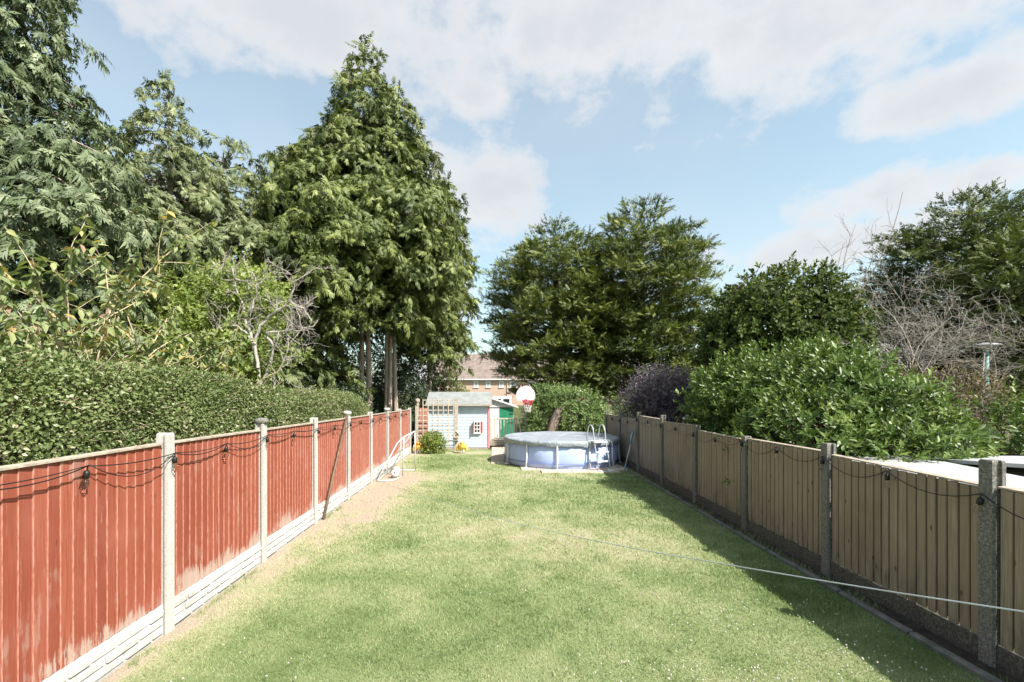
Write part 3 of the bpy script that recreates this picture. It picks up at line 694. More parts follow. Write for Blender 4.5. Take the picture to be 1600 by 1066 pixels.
def shrub(name, label, cat, base, blobs, n, ln, tpl, m, seed, per=7, upbias=.5, open_=.9, depth=.35, lump=.25, lfreq=1.6, tint0=.45, stem_r=.05, bk=BARKD, nstem=5, leaves=0, group=None, cut=None, stemlen=.16, tv=.16):
    r = np.random.default_rng(seed); th = thing(name, base, label, cat, group)
    out = []
    for i in range(nstem):
        b = blobs[i % len(blobs)]; tgt = np.array(b[:3]) + r.normal(0, .25, 3) * np.array(b[3:]); st = np.array(base) + (r.normal(0, .15), r.normal(0, .15), -.05)
        mid = (st + tgt) / 2 + r.normal(0, .12, 3); tt = np.linspace(0, 1, 7)[:, None]; path = st * (1 - tt) ** 2 + 2 * mid * tt * (1 - tt) + tgt * tt ** 2
        out.append((path, np.linspace(stem_r, stem_r * .3, 7)))
        for k in range(4): grow(path[3 + k % 4], r.normal(0, 1, 3) + (0, 0, .6), min(b[3:]) * .9, stem_r * .35, 1, r, out)
    stems_mesh(out, bk, 'stems', th, 5)
    p, nn = blob_leaves(r, blobs, n, depth, lump, lfreq, seed, cut)
    ld_ = r.random(len(p)) < .09; p = p + nn * (ld_ * r.exponential(.09, len(p)))[:, None] * min(1.0, ln * 9)
    P, D, U, Sc, Ti = shoots(r, p, nn, per, ln, tpl, upbias, open_, tint0, tv, stemlen)
    if leaves:                                             # the leaves that show largest are leaves of their own
        c = np.array([0, 0, CAMH]); dist = np.linalg.norm(P - c, axis=1); vis = -((D * unit(P - c)).sum(1)) * 0 + Sc / dist
        nnr = np.repeat(nn[None], per, 0).reshape(-1, 3); face = (nnr * unit(c - P)).sum(1) > .45
        idx = np.argsort(-(vis * np.where(face, 1, .2)) + r.random(len(P)) * .002)[:leaves]; mask = np.ones(len(P), bool); mask[idx] = False
        Fm = frames(D[idx], U[idx]); lms = []
        for q in range(4):
            lm = tri_mesh('leaf', tpl[0], tpl[1], m, np.full(len(tpl[0]), .3 + .17 * q)); lms.append(lm)
        for j, i in enumerate(idx):
            M = Matrix([[*(Fm[j][a] * Sc[i]), P[i][a]] for a in range(3)] + [[0, 0, 0, 1]]); link('leaf', lms[min(3, max(0, int((Ti[i] - .2) / .17)))], th, M)
        P, D, U, Sc, Ti = P[mask], D[mask], U[mask], Sc[mask], Ti[mask]
    v, f, t = scatter(tpl, P, D, U, Sc, Ti)
    tag(link('crown', tri_mesh('crown', v, f, m, t), th), kind='stuff')
    return th

# ------------------------------------------------------------------ hedge behind the red fence
def hedge(label, y0, y1, ztop, x0, x1, n, seed):
    r = np.random.default_rng(seed); th = thing('hedge', ((x0 + x1) / 2, (y0 + y1) / 2, 0), label, 'hedge')
    b = MB()
    ns = 24
    yy = np.linspace(y0 + .25, y1 - .25, ns); prof = []
    for y in yy:
        z = ztop(y) - .22; prof += [(x0 + .22, y, .05), (x0 + .22, y, z), (x1 - .22, y, z), (x1 - .22, y, .05)]
    fs = [(i * 4 + k, i * 4 + k + 1, i * 4 + 5 + k, i * 4 + 4 + k) for i in range(ns - 1) for k in range(3)] + [(0, 3, 2, 1), tuple((ns - 1) * 4 + k for k in range(4))]
    b.add(prof, fs).obj('twig_core', BARKD, th)
    # leaf positions on the face towards the garden, the top and the near and far end
    def lay(N, face):
        u = r.random(N); dep = r.random(N) ** 1.5 * .24
        if face == 'front':
            y = y0 + u * (y1 - y0); z = 1.15 + (ztop(y) - 1.15) * r.random(N); p = np.stack([np.full(N, x1), y, z], 1); nn = np.tile([1., 0, 0], (N, 1))
        elif face == 'top':
            y = y0 + u * (y1 - y0); p = np.stack([r.uniform(x0, x1, N), y, ztop(y)], 1); nn = np.tile([0, 0, 1.], (N, 1))
        else:
            y = np.full(N, y0 if face == 'near' else y1); p = np.stack([r.uniform(x0, x1, N), y, .2 + (ztop(y) - .2) * r.random(N)], 1); nn = np.tile([0, -1. if face == 'near' else 1., 0], (N, 1))
        bm = (vnoise(p * 1.3, seed) - .5) * .09 + (vnoise(p * 4.0, seed + 3) - .5) * .11
        corner = np.clip((p[:, 2] - ztop(p[:, 1]) + .18) / .18, 0, 1) ** 2 * .10 if face == 'front' else 0
        return p + nn * (bm - dep - corner)[:, None], nn
    parts = [lay(int(n * .66), 'front'), lay(int(n * .24), 'top'), lay(int(n * .05), 'near'), lay(int(n * .05), 'far')]
    p = np.concatenate([q[0] for q in parts]); nn = np.concatenate([q[1] for q in parts]); N = len(p)
    d = unit(nn * .7 + r.normal(0, .75, (N, 3)) + (0, 0, .25)); u = unit(nn + r.normal(0, .5, (N, 3)) + (0, 0, .35))
    ti = np.clip(.38 + r.normal(0, .17, N) + (vnoise(p * 2.2, 4) - .5) * .4, 0, .78); ti[r.random(N) < .03 + .16 * np.clip((vnoise(p * 1.7, 9) - .68) * 5, 0, 1)] = 1.15
    v, f, t = scatter(LEAF2, p, d, u, .0385 * r.uniform(.6, 1.4, N), ti)
    tag(link('leaves', tri_mesh('leaves', v, f, L_HEDGE, t), th), kind='stuff')
    out = []; SP = []
    for i in range(900):                                   # cut ends and bare twigs showing in the face
        y = r.uniform(y0, y1); z = 1.25 + (ztop(y) - 1.3) * r.random(); q = np.array([x1 - .14, y, z]); out.append((np.array([q, q + unit(np.array([.5, r.normal(0, .6), r.normal(.35, .5)])) * r.uniform(.1, .26)]), np.array([.006, .003])))
    for i in range(80):                                   # stray new shoots
        y = r.uniform(y0 + .1, y1 - .1); tp = r.random() < .55
        q = np.array([r.uniform(x0, x1) if tp else x1 - .03, y, (ztop(y) if tp else 1.5 + (ztop(y) - 1.6) * r.random()) - .03]); q2 = q + (unit(np.array([r.normal(0, .3), r.normal(0, .3), 1.0]) if tp else np.array([1.0, r.normal(0, .4), .6]))) * r.uniform(.06, .17)
        out.append((np.array([q, q2]), np.array([.003, .0015]))); tt = r.random((8, 1)); pp_ = q * (1 - tt) + q2 * tt; SP.append(pp_)
    SP = np.concatenate(SP); n_ = len(SP); v2, f2, t2 = scatter(LEAF2, SP, r.normal(0, 1, (n_, 3)) + (0.2, 0, .4), r.normal(0, .6, (n_, 3)) + (.3, 0, 1), .038 * r.uniform(.7, 1.3, n_), np.clip(r.normal(.6, .1, n_), 0, .8))
    tag(link('shoots', tri_mesh('shoots', v2, f2, L_HEDGE, t2), th), kind='stuff')
    tag(stems_mesh(out, STALK, 'twigs', th, 3), kind='stuff')
HX1, HX0 = -3.62, -4.7
hedge('tall clipped privet hedge standing behind the near red fence', 1.8, 7.75, lambda y: 2.62 - .030 * (np.asarray(y) - 3.8) - .35 * np.clip((np.asarray(y) - 7.0) / .75, 0, 1) ** 2, HX0, HX1, 92000, 31)
hedge('lower clipped hedge following on towards the tree trunks', 7.5, 14.1, lambda y: 2.40 - .030 * (np.asarray(y) - 7.5) - .38 * np.clip((np.asarray(y) - 12.0) / 2.1, 0, 1) ** 2, HX0, HX1, 62000, 32)

# ------------------------------------------------------------------ conifers
CONE = [(0, .75), (.12, 1), (.35, .93), (.6, .66), (.8, .40), (.93, .18), (1, .05)]
COL_ = [(0, .7), (.15, .95), (.4, 1), (.65, .86), (.82, .6), (.94, .32), (1, .1)]
ROUND = [(0, .45), (.12, .8), (.32, 1), (.55, .98), (.75, .8), (.9, .52), (1, .18)]
conifer('cypress_tree', 'tallest blue-green drooping cypress, towering over the wilting shrubs', 'tree', -9.8, 9.2, 14.5, 2.2, 2.6, CONE, 250, 21, .25, .40, .25, FRD, L_BLUE, .24, 101, uneven=.4, vj=.10, nrm=.4)
conifer('cypress_tree', 'thin-topped grey-green cypress rising behind the tallest blue-green one', 'tree', -9.6, 14.0, 11.4, 1.8, 2.7, CONE, 210, 18, .28, .44, .27, FRD, L_GREY, .2, 102, uneven=.5, subs=4, vj=.14, nrm=.45)
conifer('cypress_tree', 'lower grey-green cypress filling the gap beside the biggest olive cypress', 'tree', -9.0, 16.2, 10.7, 2.0, 3.0, COL_, 200, 13, .25, .40, .29, FRD, L_GREY, .2, 103, uneven=.5, subs=4, vj=.14, nrm=.45)
conifer('cypress_tree', 'biggest olive-green cypress with pointed top and leafless lower trunk', 'tree', -5.0, 18.2, 15.4, 4.9, 3.25, [(0, .6), (.1, .85), (.28, 1), (.45, .95), (.6, .78), (.75, .56), (.86, .36), (.94, .20), (1, .05)], 270, 15, .25, .42, .30, FRD, L_YEL, .12, 104, stems=((-.05, 0), (.26, .1)), uneven=.5, vj=.2)
conifer('cypress_tree', 'young olive cypress sweeping down to the lower hedge', 'tree', -7.2, 17.4, 9.3, 1.9, 2.1, COL_, 120, 15, .25, .42, .29, FRD, L_YEL, .14, 114, uneven=.45, vj=.2)
conifer('cypress_tree', 'olive-green cypress on three bare pale stems beside the red fence end', 'tree', -4.12, 18.9, 14.4, 6.2, 2.6, [(0, .5), (.15, .95), (.35, 1), (.6, .78), (.8, .5), (.92, .28), (1, .06)], 145, 15, .25, .38, .30, FRD, L_YEL, .10, 105, stems=((-.18, 0), (.06, -.1), (.24, .1)), uneven=.4, vj=.2)
conifer('cypress_tree', 'shorter olive-green cypress standing behind the blue playhouse', 'tree', -3.05, 22.4, 12.2, 4.0, 2.1, COL_, 130, 14, .25, .38, .32, FRD, L_YEL, .13, 106, uneven=.4, vj=.2)
conifer('cypress_tree', 'broad domed green cypress behind the basketball hoop', 'tree', 3.4, 26.6, 11.0, 1.9, 3.6, [(0, .55), (.12, .82), (.32, 1), (.55, .98), (.75, .8), (.9, .52), (1, .18)], 260, 13.5, .35, .06, .39, FRU, L_MON, .26, 107, BARKD, stems=((0, 0), (-.14, .1), (.12, -.05)), uneven=.18, outdir=.30, nrm=.6, subs=3.5, sub_up=.12, vj=.17)
conifer('cypress_tree', 'broad bushy green cypress with the highest tip, above the purple maple', 'tree', 7.95, 26.0, 12.0, 1.2, 3.65, [(0, .75), (.12, .94), (.35, 1), (.55, .95), (.75, .78), (.88, .55), (1, .15)], 280, 14, .38, .06, .39, FRU, L_MON, .26, 108, BARKD, uneven=.18, outdir=.30, nrm=.6, subs=3.5, sub_up=.12, vj=.17)
conifer('cypress_tree', 'narrow green cypress squeezed between the two broad ones', 'tree', 6.0, 27.6, 10.2, 1.8, 2.6, COL_, 100, 9, .42, .06, .42, FRU, L_MON, .2, 109, BARKD, uneven=.18, outdir=.30, nrm=.6, subs=3.4, sub_up=.12, vj=.17)
conifer('cypress_tree', 'dense dark green cypress behind the bare tangled tree', 'tree', 15.7, 15.8, 8.3, 1.0, 2.9, [(0, .85), (.2, .97), (.45, 1), (.65, .93), (.82, .72), (.93, .48), (1, .2)], 310, 15.5, .36, .05, .31, FRU, L_DARK, .24, 110, BARKD, uneven=.13, outdir=.30, nrm=.6, subs=4.2, sub_up=.12, vj=.17)
conifer('cypress_tree', 'small distant cypress tip behind the evergreen shrub', 'tree', 14.0, 23.5, 8.4, 1.5, 1.5, CONE, 60, 12, .4, .2, .36, FRU, L_GREY, .1, 111, BARKD)

# ------------------------------------------------------------------ broadleaf trees and shrubs
shrub('laurel_bush', 'large glossy green laurel leaning over the natural brown fence', 'shrub', (6.0, 9.2, 0),
      [(5.75, 10.4, 1.9, 1.25, 1.15, 1.2), (6.2, 9.0, 1.75, 1.5, 1.3, 1.35), (6.9, 8.4, 1.35, 1.2, 1.1, 1.05), (5.35, 8.4, 1.35, 1.0, 1.15, .95), (6.6, 9.9, 2.1, 1.2, 1.1, 1.0), (6.2, 7.7, 1.0, 1.0, .9, .85), (5.1, 10.5, 2.1, .75, .9, .75)],
      7000, .135, LEAF4, L_LAUR, 201, per=8, upbias=.35, open_=1.0, depth=.34, lump=.20, lfreq=2.6, stem_r=.06, nstem=7, leaves=300, cut=lambda p: p[:, 0] > 3.9)
shrub('laurel_bush', 'smaller laurel beside the low shed roofs', 'shrub', (9.9, 8.7, 0), [(9.8, 8.6, 1.2, 1.1, 1.0, 1.0), (10.8, 8.9, 1.0, .9, .8, .9)], 1700, .12, LEAF4, L_LAUR, 202, per=8, upbias=.35, open_=1.0)
shrub('evergreen_tree', 'rounded olive evergreen tree rising behind the large laurel', 'tree', (7.95, 13.1, 0),
      [(7.9, 13.1, 3.9, 1.75, 1.5, 1.75), (6.85, 13.0, 3.5, 1.15, 1.1, 1.6), (8.9, 13.2, 3.6, 1.2, 1.1, 1.4), (7.7, 12.9, 2.2, 1.9, 1.5, 1.3)], 7500, .16, LEAF2, L_EVER, 203, per=7, upbias=.1, open_=1.15, depth=.45, lump=.22, lfreq=2.4, stem_r=.09, nstem=5)
shrub('purple_maple', 'purple-leaved Japanese maple above the natural brown fence', 'tree', (5.5, 15.6, 0),
      [(5.4, 15.5, 2.45, 1.15, .9, .66), (6.0, 15.8, 2.2, 1.0, .8, .62), (5.0, 15.3, 1.95, .75, .7, .5), (5.6, 15.4, 1.6, 1.1, .9, .45)], 4200, .075, LEAF2, L_PURP, 204, per=6, upbias=.0, open_=1.3, depth=.5, lump=.35, lfreq=2.2, stem_r=.04)
shrub('lime_green_tree', 'bright lime-green leafy tree behind the hedge', 'tree', (-6.6, 11.6, 0),
      [(-6.6, 11.6, 4.2, 1.35, 1.2, 1.05), (-7.6, 11.3, 3.7, 1.25, 1.1, .95), (-5.9, 11.5, 4.6, .8, .8, .75), (-6.5, 11.2, 3.0, 1.6, 1.2, .9)], 4300, .12, LEAF2, L_LIME, 205, per=6, upbias=.15, open_=1.25, depth=.55, lump=.35, lfreq=2.0)
shrub('yellow_green_shrub', 'small yellow-green shrub in front of the trellis', 'shrub', (-2.32, 18.0, 0), [(-2.32, 18.0, .42, .40, .32, .42), (-2.55, 17.95, .34, .25, .25, .32), (-2.05, 17.95, .32, .25, .25, .32)], 620, .085, LEAF2, L_LIME, 206, per=6, upbias=.5, stem_r=.015, depth=.5, stemlen=.07)
shrub('holly_bush', 'dull grey-green holly bush among the bare cypress trunks', 'shrub', (-4.0, 21.0, 0), [(-4.0, 20.6, 1.9, 1.0, .9, 1.1), (-3.4, 21.4, 3.1, .9, .8, 1.2), (-4.9, 20.8, 1.2, 1.1, .8, 1.1), (-3.6, 20.6, .9, 1.0, .8, .9), (-5.6, 21.6, 2.6, 1.4, .9, 1.6), (-4.3, 21.8, 4.0, 1.0, .8, 1.2), (-6.8, 23.5, 1.9, 1.8, .8, 2.0), (-4.6, 23.6, 2.0, 1.7, .8, 2.0), (-2.9, 23.4, 1.4, 1.0, .7, 1.4)], 7000, .115, LEAF2, L_HOL, 207, per=6)
shrub('variegated_bush', 'pale cream-green bush between the cypresses and the far brick terrace', 'shrub', (-2.35, 24.2, 0), [(-2.4, 24.0, 2.4, .75, .7, 1.0), (-1.9, 24.0, 1.9, .65, .6, .8), (-2.2, 24.2, 5.0, .8, .6, 1.2), (-2.6, 24.2, 3.6, .7, .6, 1.0)], 2300, .10, LEAF2, L_VAR, 208, per=6)
shrub('dark_shrub', 'dark understorey shrub behind the lower hedge', 'shrub', (-6.5, 16.5, 0), [(-6.6, 16.4, 1.7, 1.4, .9, 1.3), (-5.4, 17.0, 1.4, 1.1, .9, 1.2), (-8.0, 15.4, 1.7, 1.4, .9, 1.4)], 3300, .09, LEAF2, L_HOL, 209, per=6)
shrub('dark_shrub', 'dark shrub under the broad cypresses beyond the natural brown fence', 'shrub', (6.6, 17.4, 0), [(6.4, 17.3, 1.5, 1.5, .9, 1.3), (8.6, 16.6, 1.6, 1.6, 1.0, 1.5), (10.8, 15.4, 1.6, 1.6, 1.0, 1.4), (12.6, 14.5, 1.4, 1.5, 1.0, 1.3)], 5200, .10, LEAF2, L_HOL, 210, per=6)
shrub('dark_shrub', 'dark bushes under the broad cypresses beside the climber', 'shrub', (6.2, 22.6, 0), [(5.3, 22.3, .9, 1.1, .7, 1.0), (6.8, 22.6, 1.1, 1.2, .8, 1.2), (8.4, 22.6, 1.2, 1.2, .8, 1.3)], 2600, .10, LEAF2, L_HOL, 215, per=6)
shrub('dead_leaved_shrub', 'dry brown leaved shrub under the bare tangled tree', 'shrub', (10.9, 12.0, 0), [(10.9, 11.9, 2.1, 1.2, .8, .85), (11.8, 11.9, 1.9, .9, .8, .8)], 1500, .09, LEAF2, L_DRY, 211, per=5, depth=.55)
# climber over a leaning stump behind the pool
iv = shrub('ivy_mound', 'leafy climber smothering a leaning grey stump behind the pool', 'climber', (3.1, 19.4, 0),
      [(3.3, 19.3, 1.35, 1.05, .6, 1.15), (2.6, 19.5, 2.0, .8, .5, .55), (4.0, 19.4, 1.05, .7, .6, .9), (1.75, 19.6, 1.5, .5, .4, .85), (2.0, 19.6, 2.1, .5, .4, .45), (1.6, 19.6, .75, .45, .35, .6)],
      3900, .10, LEAF2, L_IVY, 212, per=6, upbias=.1, open_=1.3, depth=.4, lump=.3, cut=lambda p: ~((np.abs(p[:, 0] - 2.35 - (p[:, 2] - 1.0) * .28) < .22) & (p[:, 2] < 1.75) & (p[:, 1] < 19.75)))
stems_mesh([(np.array([(2.25, 19.3, 0), (2.3, 19.27, .6), (2.45, 19.25, 1.2), (2.75, 19.3, 1.9), (3.0, 19.4, 2.3)]), np.array([.24, .21, .19, .16, .1]))], BARKC, 'stump', iv, 10)

# big-leaved wilting shrubs
def wilting(label, base, n, seed, hgt, spread_):
    n *= 3
    r = np.random.default_rng(seed); th = thing('broad_leaved_shrub', base, label, 'shrub'); out = []
    for i in range(n):
        a = r.random() * 6.283; d = np.array([math.cos(a) * spread_, math.sin(a) * spread_, 1.0])
        grow(np.array(base) + r.normal(0, .12, 3) * (1, 1, 0), d, hgt * r.uniform(.7, 1.1), .022, 2, r, out, 7, .02, .16, (1, 3), .42, .75, .6, .05)
    stems_mesh(out, STALK, 'stems', th, 5)
    P = []; D = []; T = []; Ls = []
    for path, rad in out:
        if rad[0] > .02 and path[-1][2] < base[2] + 1.5: continue
        m = len(path); 
        for q in range(max(3, int(np.linalg.norm(path[-1] - path[0]) * 24))):
            t = (r.random() ** .6) * (m - 1); i = min(m - 2, int(t)); p = path[i] + (path[i + 1] - path[i]) * (t - i)
            if p[2] < 1.9: continue
            a = r.random() * 6.283; P.append(p); D.append((math.cos(a), math.sin(a), r.normal(-.45, .55))); T.append(r.choice([.22, .38, .5, .72, .9, 1.1], p=[.22, .34, .24, .06, .05, .09])); Ls.append(r.uniform(.09, .18))
    P, D, T, Ls = map(np.array, (P, D, T, Ls)); N = len(P); U = r.normal(0, .35, (N, 3)) + (0, 0, 1)
    T = np.clip(T + r.normal(0, .05, N), 0, 1.2)
    # leaves in view largest first as their own objects
    idx = np.argsort(-Ls / np.linalg.norm(P - np.array([0, 0, CAMH]), axis=1))[:110]; mk = np.ones(N, bool); mk[idx] = False; Fm = frames(D[idx], U[idx])
    ms = [tri_mesh('leaf', LEAFB[0], LEAFB[1], L_BIG, np.full(8, q)) for q in (.22, .4, .6, .78, .95, 1.12)]
    for j, i in enumerate(idx):
        M = Matrix([[*(Fm[j][a] * Ls[i]), P[i][a]] for a in range(3)] + [[0, 0, 0, 1]]); link('leaf', ms[int(np.argmin(np.abs(np.array((.22, .4, .6, .78, .95, 1.12)) - T[i])))], th, M)
    v, f, t = scatter(LEAFB, P[mk], D[mk], U[mk], Ls[mk], T[mk]); tag(link('crown', tri_mesh('crown', v, f, L_BIG, t), th), kind='stuff')
wilting('wilting broad-leaved shrub with yellow leaves under the tallest blue-green cypress', (-5.75, 5.7, 0), 9, 301, 3.1, .30)
wilting('wilting broad-leaved shrub with tan stems rising over the tall hedge', (-5.8, 7.2, 0), 10, 302, 3.0, .30)
wilting('wilting broad-leaved shrub low beside the bare pale-branched shrub', (-5.6, 8.9, 0), 9, 303, 2.5, .32)

def bare(label, base, dirs, m, seed, L, rad, depth=3, group=None, name='bare_shrub', fence=None, **kw):
    r = np.random.default_rng(seed); th = thing(name, base, label, 'bare tree', group); out = []
    for d in dirs: grow(np.array(base) + r.normal(0, .05, 3) * (1, 1, 0) - (0, 0, .05), d[:3], L * d[3], rad, depth, r, out, **kw)
    if fence is not None:                                  # twigs are cut back at the hedge line
        for pth, _ in out: pth[:, 0] = np.where(pth[:, 0] > fence, fence + (pth[:, 0] - fence) * .12, pth[:, 0])
    trunk = [q for q in out if q[1][0] >= rad * .99]; rest = [q for q in out if q[1][0] < rad * .99]
    stems_mesh(trunk, m, 'stems', th, 7); tag(stems_mesh(rest, m, 'branches', th, 3), kind='stuff')
r_ = np.random.default_rng(77); sh_ = thing('bare_shrub', (-5.2, 10.6, 0), 'bare pale-branched shrub with crooked twigs behind the hedge', 'bare tree'); lim = []; tw = []
for pts, r0 in (([(410, 640), (404, 585), (394, 535), (382, 487), (370, 455), (362, 418)], .05), ([(394, 535), (374, 512), (352, 507), (336, 520)], .025), ([(404, 575), (396, 535), (412, 500), (434, 486), (452, 470), (470, 482), (488, 505)], .04),
                ([(408, 600), (428, 548), (416, 520), (446, 516), (470, 518), (497, 503)], .035), ([(384, 495), (400, 462), (398, 428)], .025), ([(450, 472), (460, 446), (452, 425)], .02), ([(424, 640), (428, 590), (445, 560), (452, 530)], .035), ([(366, 450), (346, 430), (340, 412)], .018)):
    Yb = 10.6 + r_.normal(0, .12); P_ = [np.array(px(x, y, Yb + r_.normal(0, .06))) for x, y in pts]
    if pts[0][1] == 640: P_.insert(0, np.array([P_[0][0], Yb, -.05]))
    q = np.linspace(0, len(P_) - 1, len(P_) * 3); P_ = np.stack([np.interp(q, np.arange(len(P_)), [p[k] for p in P_]) for k in range(3)], 1); P_ += r_.normal(0, .018, P_.shape)
    lim.append((P_, np.linspace(r0, r0 * .35, len(P_))))
    for k in range(len(P_) * 2 // 3):
        i0 = r_.integers(len(P_) // 2, len(P_))
        if P_[i0][2] > 2.3: grow(P_[i0], r_.normal(0, .7, 3) * (1, .6, 1) + (.25, -.05, .45), r_.uniform(.3, .65), .011, 2, r_, tw, 5, .05, .5, (2, 4), .55, .9)
stems_mesh(lim, BARKW, 'stems', sh_, 7); tag(stems_mesh(tw, BARKW, 'branches', sh_, 4), kind='stuff')
bare('bare tangled tree with long arching grey branches behind the large laurel', (10.1, 12.6, 0), [(-.05, 0, 1, 1.0), (.25, -.1, 1, 1.0), (.10, .1, 1, 1.1)], BARKW, 312, 3.0, .03, 4, name='bare_tree', seg=6, wob=.34, kids=(4, 7), shrink=.58, spread=.95, up=.03, droop=.20)
bare('slender bare pale sapling beside the green lamp post', (12.4, 12.6, 0), [(.02, 0, 1, 1.0), (.06, 0, 1, .9)], BARKW, 313, 3.0, .04, 2, name='bare_tree', seg=7, wob=.14, kids=(3, 5), shrink=.35, spread=.8)
bare('thicket of brown bare twigs beyond the smaller laurel', (13.2, 11.2, 0), [(0, 0, 1, 1), (.4, 0, 1, 1), (-.4, .1, 1, 1), (.8, 0, 1, .9), (-.15, -.2, 1, .9)], BARKG, 314, 2.6, .035, 4, seg=5, wob=.4, kids=(3, 5), shrink=.6, spread=1.0)
# thin tall whips above the bare tree
r_ = np.random.default_rng(5); wh = []
for x0_, y0_, x1_, y1_ in [(1318, 470, 1338, 350), (1335, 470, 1410, 300), (1305, 480, 1300, 400), (1345, 440, 1362, 372), (1300, 500, 1318, 380)]:
    A, B = np.array(px(x0_, y0_, 12.6)), np.array(px(x1_, y1_, 12.6 + r_.uniform(-.3, .3))); t = np.linspace(0, 1, 7)[:, None]; p = A * (1 - t) + B * t; p[:, 0] += (np.sin(t * 3.1) * r_.normal(0, .12))[:, 0]; wh.append((p, np.linspace(.02, .005, 7)))
    for k in range(5): grow(p[r_.integers(2, 7)], (r_.normal(.1, .5), r_.normal(0, .4), .6), .55, .006, 1, r_, wh, 4, 0, .25, (1, 2), .5)
bt = [o for o in COL.objects if o.name == 'bare_tree'][0]
stems_mesh([(np.array([(10.1, 12.6, 0.2), (9.8, 12.6, 2.6), (9.4, 12.6, 4.6)]), np.array([.05, .04, .02]))] + wh, BARKG, 'whips', bt, 4)

# ------------------------------------------------------------------ playhouse
FY = 19.25; X_L, X_R = -2.66, -.19; EZ = 1.80; RZ = 2.28
ph = thing('playhouse', ((X_L + X_R) / 2, FY + .9, 0), 'pale blue boarded playhouse with red shuttered window and grey-green roof', 'playhouse')
cl_me = MB().prism([(0, 0), (-.022, 0), (-.012, .125), (0, .125)], 0, -.5, .5).mesh('cladding_board', BLUEP)
MB().box(((X_L + X_R) / 2, FY + .9, .92), (X_R - X_L - .06, 1.76, 1.66)).obj('wall_core', BLUEP, ph)
gm_ = MB(); gm_.prism([(FY + .03, 1.70), (FY + 1.77, 1.70), (FY + .9, RZ - .06)], 0, X_L + .04, X_R - .04); gm_.obj('gable', BLUEP, ph)
for j in range(14):
    z = .09 + j * .121
    link('cladding_board', cl_me, ph, Matrix.Translation(((X_L + X_R) / 2, FY + .015, z)) @ Matrix.Diagonal((X_R - X_L - .08, 1, 1, 1)))
    link('cladding_board', cl_me, ph, Matrix.Translation((X_R - .035, FY + .9, z)) @ Matrix.Rotation(R(90), 4, 'Z') @ Matrix.Diagonal((1.72, 1, 1, 1)))
MB().box((X_R - .022, FY - .006, .93), (.075, .05, 1.72), .004).obj('corner_trim', PINKP, ph); MB().box((X_L + .022, FY - .006, .93), (.075, .05, 1.72), .004).obj('corner_trim', BLUEP, ph)
MB().box(((X_L + X_R) / 2, FY + .9, .04), (X_R - X_L, 1.8, .07)).obj('base_frame', CAPW, ph)
for x in (X_L + .2, -1.0, X_R - .1): MB().box((x, FY - .02, .0), (.09, .12, .12), .006).obj('bearer', CAPW, ph)
def roof_slope(y_e, y_r, name):
    q = MB(); a = (y_e, EZ); c = (y_r, RZ); t = .035
    q.prism([a, c, (c[0], c[1] + t), (a[0], a[1] + t)], 0, X_L - .07, X_R + .07); return q.obj(name, FELT, ph)
rf = roof_slope(FY - .17, FY + .9, 'roof_slope'); roof_slope(FY + 1.97, FY + .905, 'roof_slope')
MB().box(((X_L + X_R) / 2, FY - .185, EZ - .012), (X_R - X_L + .13, .022, .07), .003).obj('fascia', GREYW, ph)
for x in (X_R + .085,):
    q = MB(); q.prism([(FY - .2, EZ - .06), (FY - .2, EZ + .03), (FY + .9, RZ + .06), (FY + .9, RZ - .04)], 0, x - .012, x + .012); q.obj('barge_board', PINKP, ph)
WX, WZ = -.675, .90
win = MB().box((WX, FY - .02, WZ), (.27, .04, .48), .004).obj('window', WHITEP, ph)
for i in range(2):
    for j in range(3): MB().box((WX + (i - .5) * .115, FY - .043, WZ + (j - 1) * .145), (.075, .008, .10)).obj('pane', GLASSD, win)
MB().box((WX + .175, FY - .035, WZ), (.075, .022, .46), .004).obj('shutter', REDP, win); MB().box((WX - .148, FY - .085, WZ), (.022, .13, .46), .004).obj('shutter', REDP, win)
MB().box((WX, FY - .05, WZ - .25), (.32, .07, .025), .003).obj('sill', WHITEP, win)

# trellis
TY = 18.45
tr = thing('trellis', (-2.2, TY, 0), 'pale wooden square trellis between two posts before the blue playhouse', 'trellis')
for x, h, w in ((-2.98, 1.78, .10), (-1.455, 2.06, .14)): MB().box((x, TY, h / 2 - .04), (w, .09, h + .08), .006).obj('trellis_post', GREYW, tr)
sm = MB().box((0, 0, 0), (.034, .018, 1), .003).mesh('slat', TANW); hm = MB().box((0, 0, 0), (1, .018, .034), .003).mesh('slat', TANW)
for i in range(7): link('slat', sm, tr, Matrix.Translation((-2.73 + i * .195, TY - .02, 1.11)) @ Matrix.Diagonal((1, 1, 1.83, 1)))
for j in range(10):
    z = .24 + j * .195; x0_ = -2.93 if z < 1.75 else -2.75
    link('slat', hm, tr, Matrix.Translation(((x0_ - 1.53) / 2, TY + .0, z)) @ Matrix.Diagonal((-1.53 - x0_, 1, 1, 1)))
# birdhouse on the post
bh = thing('birdhouse', (-1.45, TY - .12, .5), 'small wooden birdhouse fixed to the thick trellis post', 'birdhouse')
q = MB(); q.prism([(-1.55, .46), (-1.35, .46), (-1.35, .68), (-1.45, .80), (-1.55, .68)], 1, TY - .17, TY - .05); q.obj('box', TANW, bh)
for s_ in (-1, 1):
    M = Matrix.Rotation(s_ * R(50), 4, 'Y'); MB().box((-1.45 + s_ * .062, TY - .12, .752), (.19, .17, .016), .002, M=M).obj('roof_board', ORANGE if 0 else TANW, bh)
MB().box((-1.45, TY - .19, .57), (.16, .05, .03), .003).obj('perch', CAPW, bh); MB().box((-1.45, TY - .172, .60), (.15, .006, .012)).obj('ledge', CAPW, bh)
MB().tube([(-1.45, TY - .176, .66), (-1.45, TY - .168, .66)], .028, 10).obj('entrance_hole', BLACK, bh)

